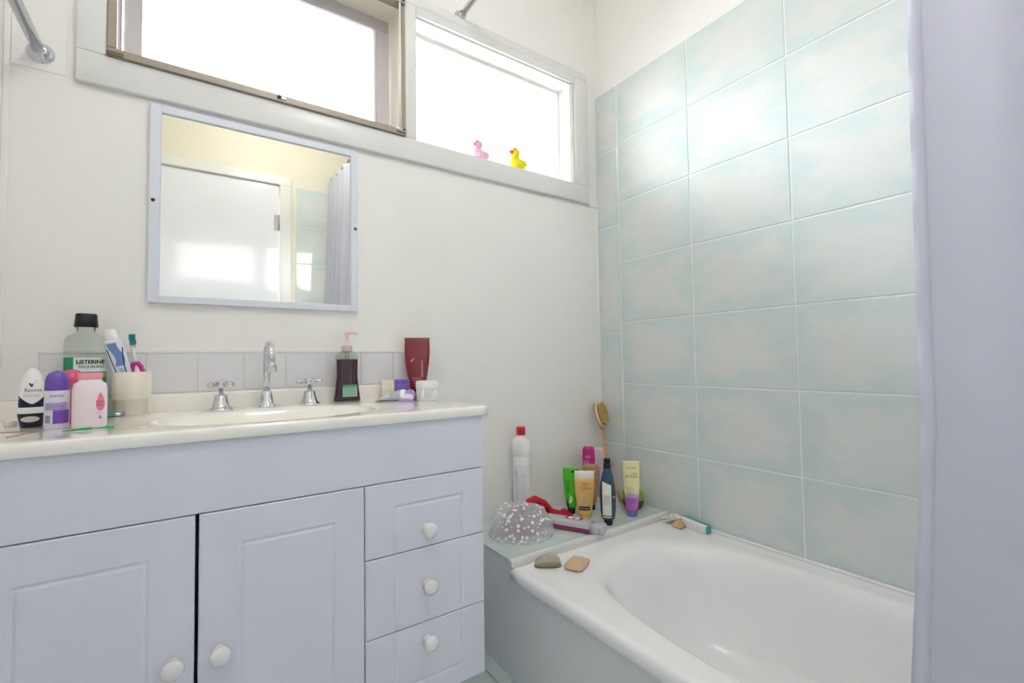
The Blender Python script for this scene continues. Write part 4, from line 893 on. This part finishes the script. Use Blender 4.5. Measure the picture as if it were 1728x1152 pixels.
mb = MB(); CRL = mat('label_cream', 'E3E1CC', 0.45); S.decal(mb, CRL, lambda u, v: (-0.018+0.030*u, 0.028+(0.122-0.012*u)*v), 0.0006, 8, 12); S.decal(mb, mat('label_stripe', '3D6B4E', 0.4), (-0.018, 0.0125, 0.0315, 0.0355), 0.0009)
for k in range(8): S.text(mb, GREYP, 'hair and body wash', -0.014+0.0030*k, 0.088, 0.0042, 0.0009, rot=PI/2)
S.text(mb, NAVY, 'f', -0.003, 0.136, 0.010, 0.0009); S.text(mb, WHITEP, 'N', 0.0205, 0.098, 0.010, 0.0009); mb.build('label', t)
# blonde tube
t, S = squeeze_tube('conditioner_tube', 1.305, 1.148, ZL, 0.196, 0.060, 0.042, grad('cream_violet_tube', 'B76BC4', 'E6E2AE', 0.062, 0.090), mat('cap_periwinkle', '8F90CE', 0.15, trans=0.3), 'pale yellow conditioner tube fading to violet, standing before the green round tub', 'tube', 0.020)
mb = MB(); OL = mat('olive_print', '6B5F2A', 0.4); VI = mat('violet_text', '8A3F9E', 0.4)
S.text(mb, OL, 'JOHN FRIEDA', 0.001, 0.172, 0.006, 0.0008, width=0.036); S.text(mb, OL, 'SHEER', 0.010, 0.152, 0.0075, 0.0008); S.text(mb, OL, 'BLONDE', 0.001, 0.142, 0.0125, 0.0008, width=0.042)
S.text(mb, VI, 'HIGHLIGHT', -0.006, 0.102, 0.0062, 0.0008, width=0.022); S.text(mb, VI, 'ACTIVATING', -0.004, 0.094, 0.0062, 0.0008, width=0.026); S.lines(mb, VI, -0.017, 0.012, 0.084, 3, 0.005, 0.0016); S.lines(mb, PURPLE, -0.017, 0.016, 0.064, 5, 0.0042); mb.build('label', t)
# green round tub
t = thing('body_butter_tub', 1.375, 1.205, ZL, 'squat round tub, olive below and lime above, behind the pale yellow tube', 'tub')
mb = MB(); mb.lathe([(0.024, 0), (0.030, 0.003), (0.037, 0.016), (0.0405, 0.030), (0.0410, 0.034)], mat('olive_dark', '4A4A34', 0.35), 40); mb.build('tub_base', t)
mb = MB(); S = Shape([(0.0345, 0.0415, 0.0415), (0.042, 0.0415, 0.0415), (0.056, 0.0395, 0.0395), (0.066, 0.0340, 0.0340), (0.072, 0.0240, 0.0240), (0.0745, 0.010, 0.010)]); S.mesh(mb, mat('lime_lid', '93B23A', 0.3), 40); mb.build('lid', t)
mb = MB(); S.lines(mb, mat('dark_olive_print', '3F5A1E', 0.4), -0.035, 0.035, 0.058, 5, 0.0045, 0.0012); mb.build('label', t)

# long handled back brush leaning in the corner
WOOD = mat('beech_wood', 'C69A66', 0.45, var=0.12, vscale=30, bump=0.1, bscale=40); PADW = mat('brush_pad', 'E8E4DC', 0.5); BRS = mat('bristle_tan', 'CBA868', 0.7, var=0.15, vscale=90, bump=0.8, bscale=300)
hb = Vector((1.388, 1.275, ZL+0.004)); hc = Vector((1.392, 1.395, 0.668)); nz = (hc-hb).normalized(); nf = Vector((0.28, -0.96, 0)); ny = -(nf-nz*nf.dot(nz)).normalized(); nx = ny.cross(nz)
t = root('bath_brush', hb, 0, 'long-handled wooden bath brush leaning head-up in the tiled corner', 'brush'); t.rotation_euler = Matrix((nx, ny, nz)).transposed().to_euler()
LB = (hc-hb).length
mb = MB(); secs = []
for q, rx, ry in ((0, 0.004, 0.003), (0.01, 0.009, 0.005), (0.06, 0.0105, 0.006), (0.12, 0.0095, 0.006), (0.20, 0.0075, 0.0055), (LB-0.075, 0.0065, 0.0055), (LB-0.055, 0.0085, 0.0055)): secs.append((q, rx, ry, 2.3))
for k in range(1, 16):
    a = PI*k/16; secs.append((LB-0.006-0.052*math.cos(a), max(0.009, 0.0305*math.sin(a)**0.8), 0.0065, 2.6))
secs.append((LB+0.0465, 0.004, 0.004, 2.4)); Shape(secs).mesh(mb, WOOD, 28)
for p in mb.v:
    if p.z < LB-0.06: p.x -= 0.019*math.sin(PI*max(0, p.z)/(LB-0.06))
mb.build('handle', t)
mb = MB()
def oval(k, y): return [(0.0300*k*math.cos(2*PI*j/36), y, LB-0.004+0.0485*k*math.sin(2*PI*j/36)) for j in range(36)]
mb.rings([oval(0.96, -0.006), oval(1.0, -0.008), oval(1.0, -0.0115), oval(0.95, -0.0135)], PADW); mb.build('pad', t)
mb = MB()
for i in range(-6, 7):
    for k in range(-10, 11):
        x, z = i*0.0043+(k % 2)*0.002, k*0.0044
        if (x/0.0275)**2+(z/0.0455)**2 < 1:
            j = (random.random()-0.5)*0.002; mb.tube([(x, -0.0125, LB-0.004+z), (x*1.05+j, -0.031-random.random()*0.002, LB-0.004+z*1.05+j)], [0.0019, 0.0023], BRS, 6)
mb.build('bristles', t)
mb = MB(); N_ = 20; mb.rings([[(0.034*math.cos(a_)*1.0, 0.0075*math.sin(a_)+0.007*max(0, math.sin(a_)), z) for a_ in [PI*(-0.08)+PI*1.16*j/N_ for j in range(N_+1)]] for z in (LB-0.018, LB+0.002)], mat('strap_white', 'DDD3DA', 0.6), (False, False), True, wrap=False)
o = mb.build('strap', t); md = o.modifiers.new('thickness', 'SOLIDIFY'); md.thickness = 0.0016
mb = MB(); mb.tube([(-0.016+0.013*math.cos(q), -0.010, 0.150+0.010*math.sin(q)) for q in [2*PI*i/24 for i in range(25)]], 0.0011, mat('hang_cord', '7A4A3C', 0.6), 6); mb.build('hanging_cord', t)

# ------------------------------------------------------------------ things on the bath rim
PUM = mat('pumice', 'B3AA9E', 0.85, var=0.12, vscale=60, bump=0.9, bscale=160); PUM2 = mat('pumice_rough', '9C9478', 0.9, var=0.3, vscale=150, bump=1.0, bscale=260)
t = root('pumice_stone', (0.838, 1.052, ZR+0.0005), -0.62, 'grey-brown rounded pumice stone on the bath rim beside the soap', 'pumice stone')
mb = MB(); R = []; K = 18; N_ = 32
for i in range(K+1):
    q = i/K; x = -0.0385+0.077*q; e = max(0.02, 1-abs(2*q-1)**2.6)**0.5; hgt = (0.024+0.014*q)*e**0.8; wv = 0.021*e
    R.append([(x, wv*math.cos(2*PI*j/N_)*(1+0.05*noise.noise(Vector((x*80, j*0.5, 0)))), max(0.0, hgt*0.5+hgt*0.5*math.copysign(abs(math.sin(2*PI*j/N_))**0.8, math.sin(2*PI*j/N_)))) for j in range(N_)])
mb.rings(R, PUM, matf=lambda i, j: PUM2 if math.sin(2*PI*(j+0.5)/N_) < 0.1 else PUM); mb.build('stone', t)
t = root('soap_bar', (0.905, 1.003, ZR+0.0008), -1.14, 'worn peach bar of soap resting on the bath rim', 'soap')
SP = mat('soap_peach', 'D6B698', 0.4, sss=0.25, var=0.04, vscale=30); mb = MB(); R = []
for z, k, kk in ((0.0, 0.86, 0.8), (0.002, 0.95, 0.92), (0.006, 1.0, 1.0), (0.010, 0.97, 0.97), (0.0125, 0.86, 0.84), (0.0135, 0.5, 0.5), (0.0136, 0.05, 0.05)):
    R.append([(0.028*k*math.copysign(abs(math.cos(2*PI*j/40))**0.42, math.cos(2*PI*j/40)), 0.041*kk*math.copysign(abs(math.sin(2*PI*j/40))**0.42, math.sin(2*PI*j/40)), z+0.0015*k*math.sin(2*PI*j/40)*(z > 0.005)) for j in range(40)])
mb.rings(R, SP); mb.build('bar', t)
# sea shells
SHW = mat('shell_white', 'DAD6C6', 0.4, var=0.08, vscale=50); SHY = mat('shell_ochre', 'D6B888', 0.4, var=0.15, vscale=60)
def shell(x, y, z, rz, tilt, s_, m, label):
    o = root('scallop_shell', (x, y, z), 0, label, 'shell'); o.rotation_euler = (tilt, 0, rz); mb = MB(); R = []; NR, NA = 10, 64
    for side, dz in ((1, 0.0016), (-1, 0)):
        RR = []
        for i in range(NR+1):
            r = (0.04+0.96*i/NR); row = []
            for j in range(NA+1):
                a = PI*0.14+PI*0.72*j/NA; rid = 0.0016*math.cos(j/NA*PI*2*9)*r; rad = r*(1+0.035*math.cos(j/NA*PI*2*9)*r)
                row.append((0.034*s_*rad*math.cos(a), 0.040*s_*(rad*math.sin(a)-0.4), (0.014*math.sin(PI*min(1, r*0.98))**0.7*(0.35+0.65*math.sin(PI*j/NA))+rid*0.8+dz)*s_+0.001))
            RR.append(row)
        mb.rings(RR if side > 0 else [q[::-1] for q in RR], m, (False, False), True, wrap=False)
    # ears at the hinge
    mb.box((-0.010*s_, -0.021*s_, 0.001), (0.010*s_, -0.011*s_, 0.005), m, 0.0015, 2); return mb.build('shell_body', o)
shell(1.404, 1.020, ZR+0.0005, 0.9, 0, 1.1, SHY, 'ochre scallop shell lying beneath the white shell by the nail brush')
shell(1.412, 1.055, ZR+0.012, 2.5, 0.30, 1.3, SHW, 'white scallop shell resting on the ochre one at the bath corner')
# nail brush
t = root('nail_brush', (1.425, 0.975, ZR+0.0005), -0.18, 'teal-backed nail brush with white bristles on the bath rim against the tiles', 'brush')
mb = MB(); NT = mat('brush_teal', '35A8A4', 0.3, coat=0.3); mb.box((0.004, -0.055, 0), (0.015, 0.060, 0.026), NT, 0.004, 3); mb.box((-0.010, -0.0575, 0.001), (0.006, -0.0545, 0.025), NT, 0.001); mb.build('brush_back', t)
mb = MB(); NB = mat('nylon_white', 'F2F4F6', 0.5)
for i in range(5):
    for k in range(22): mb.tube([(0.005, -0.0515+0.0050*k, 0.0035+0.0048*i), (-0.018-random.random()*0.0015, -0.0515+0.0050*k+(random.random()-0.5)*0.001, 0.0035+0.0049*i)], 0.0021, NB, 6)
mb.build('bristles', t)
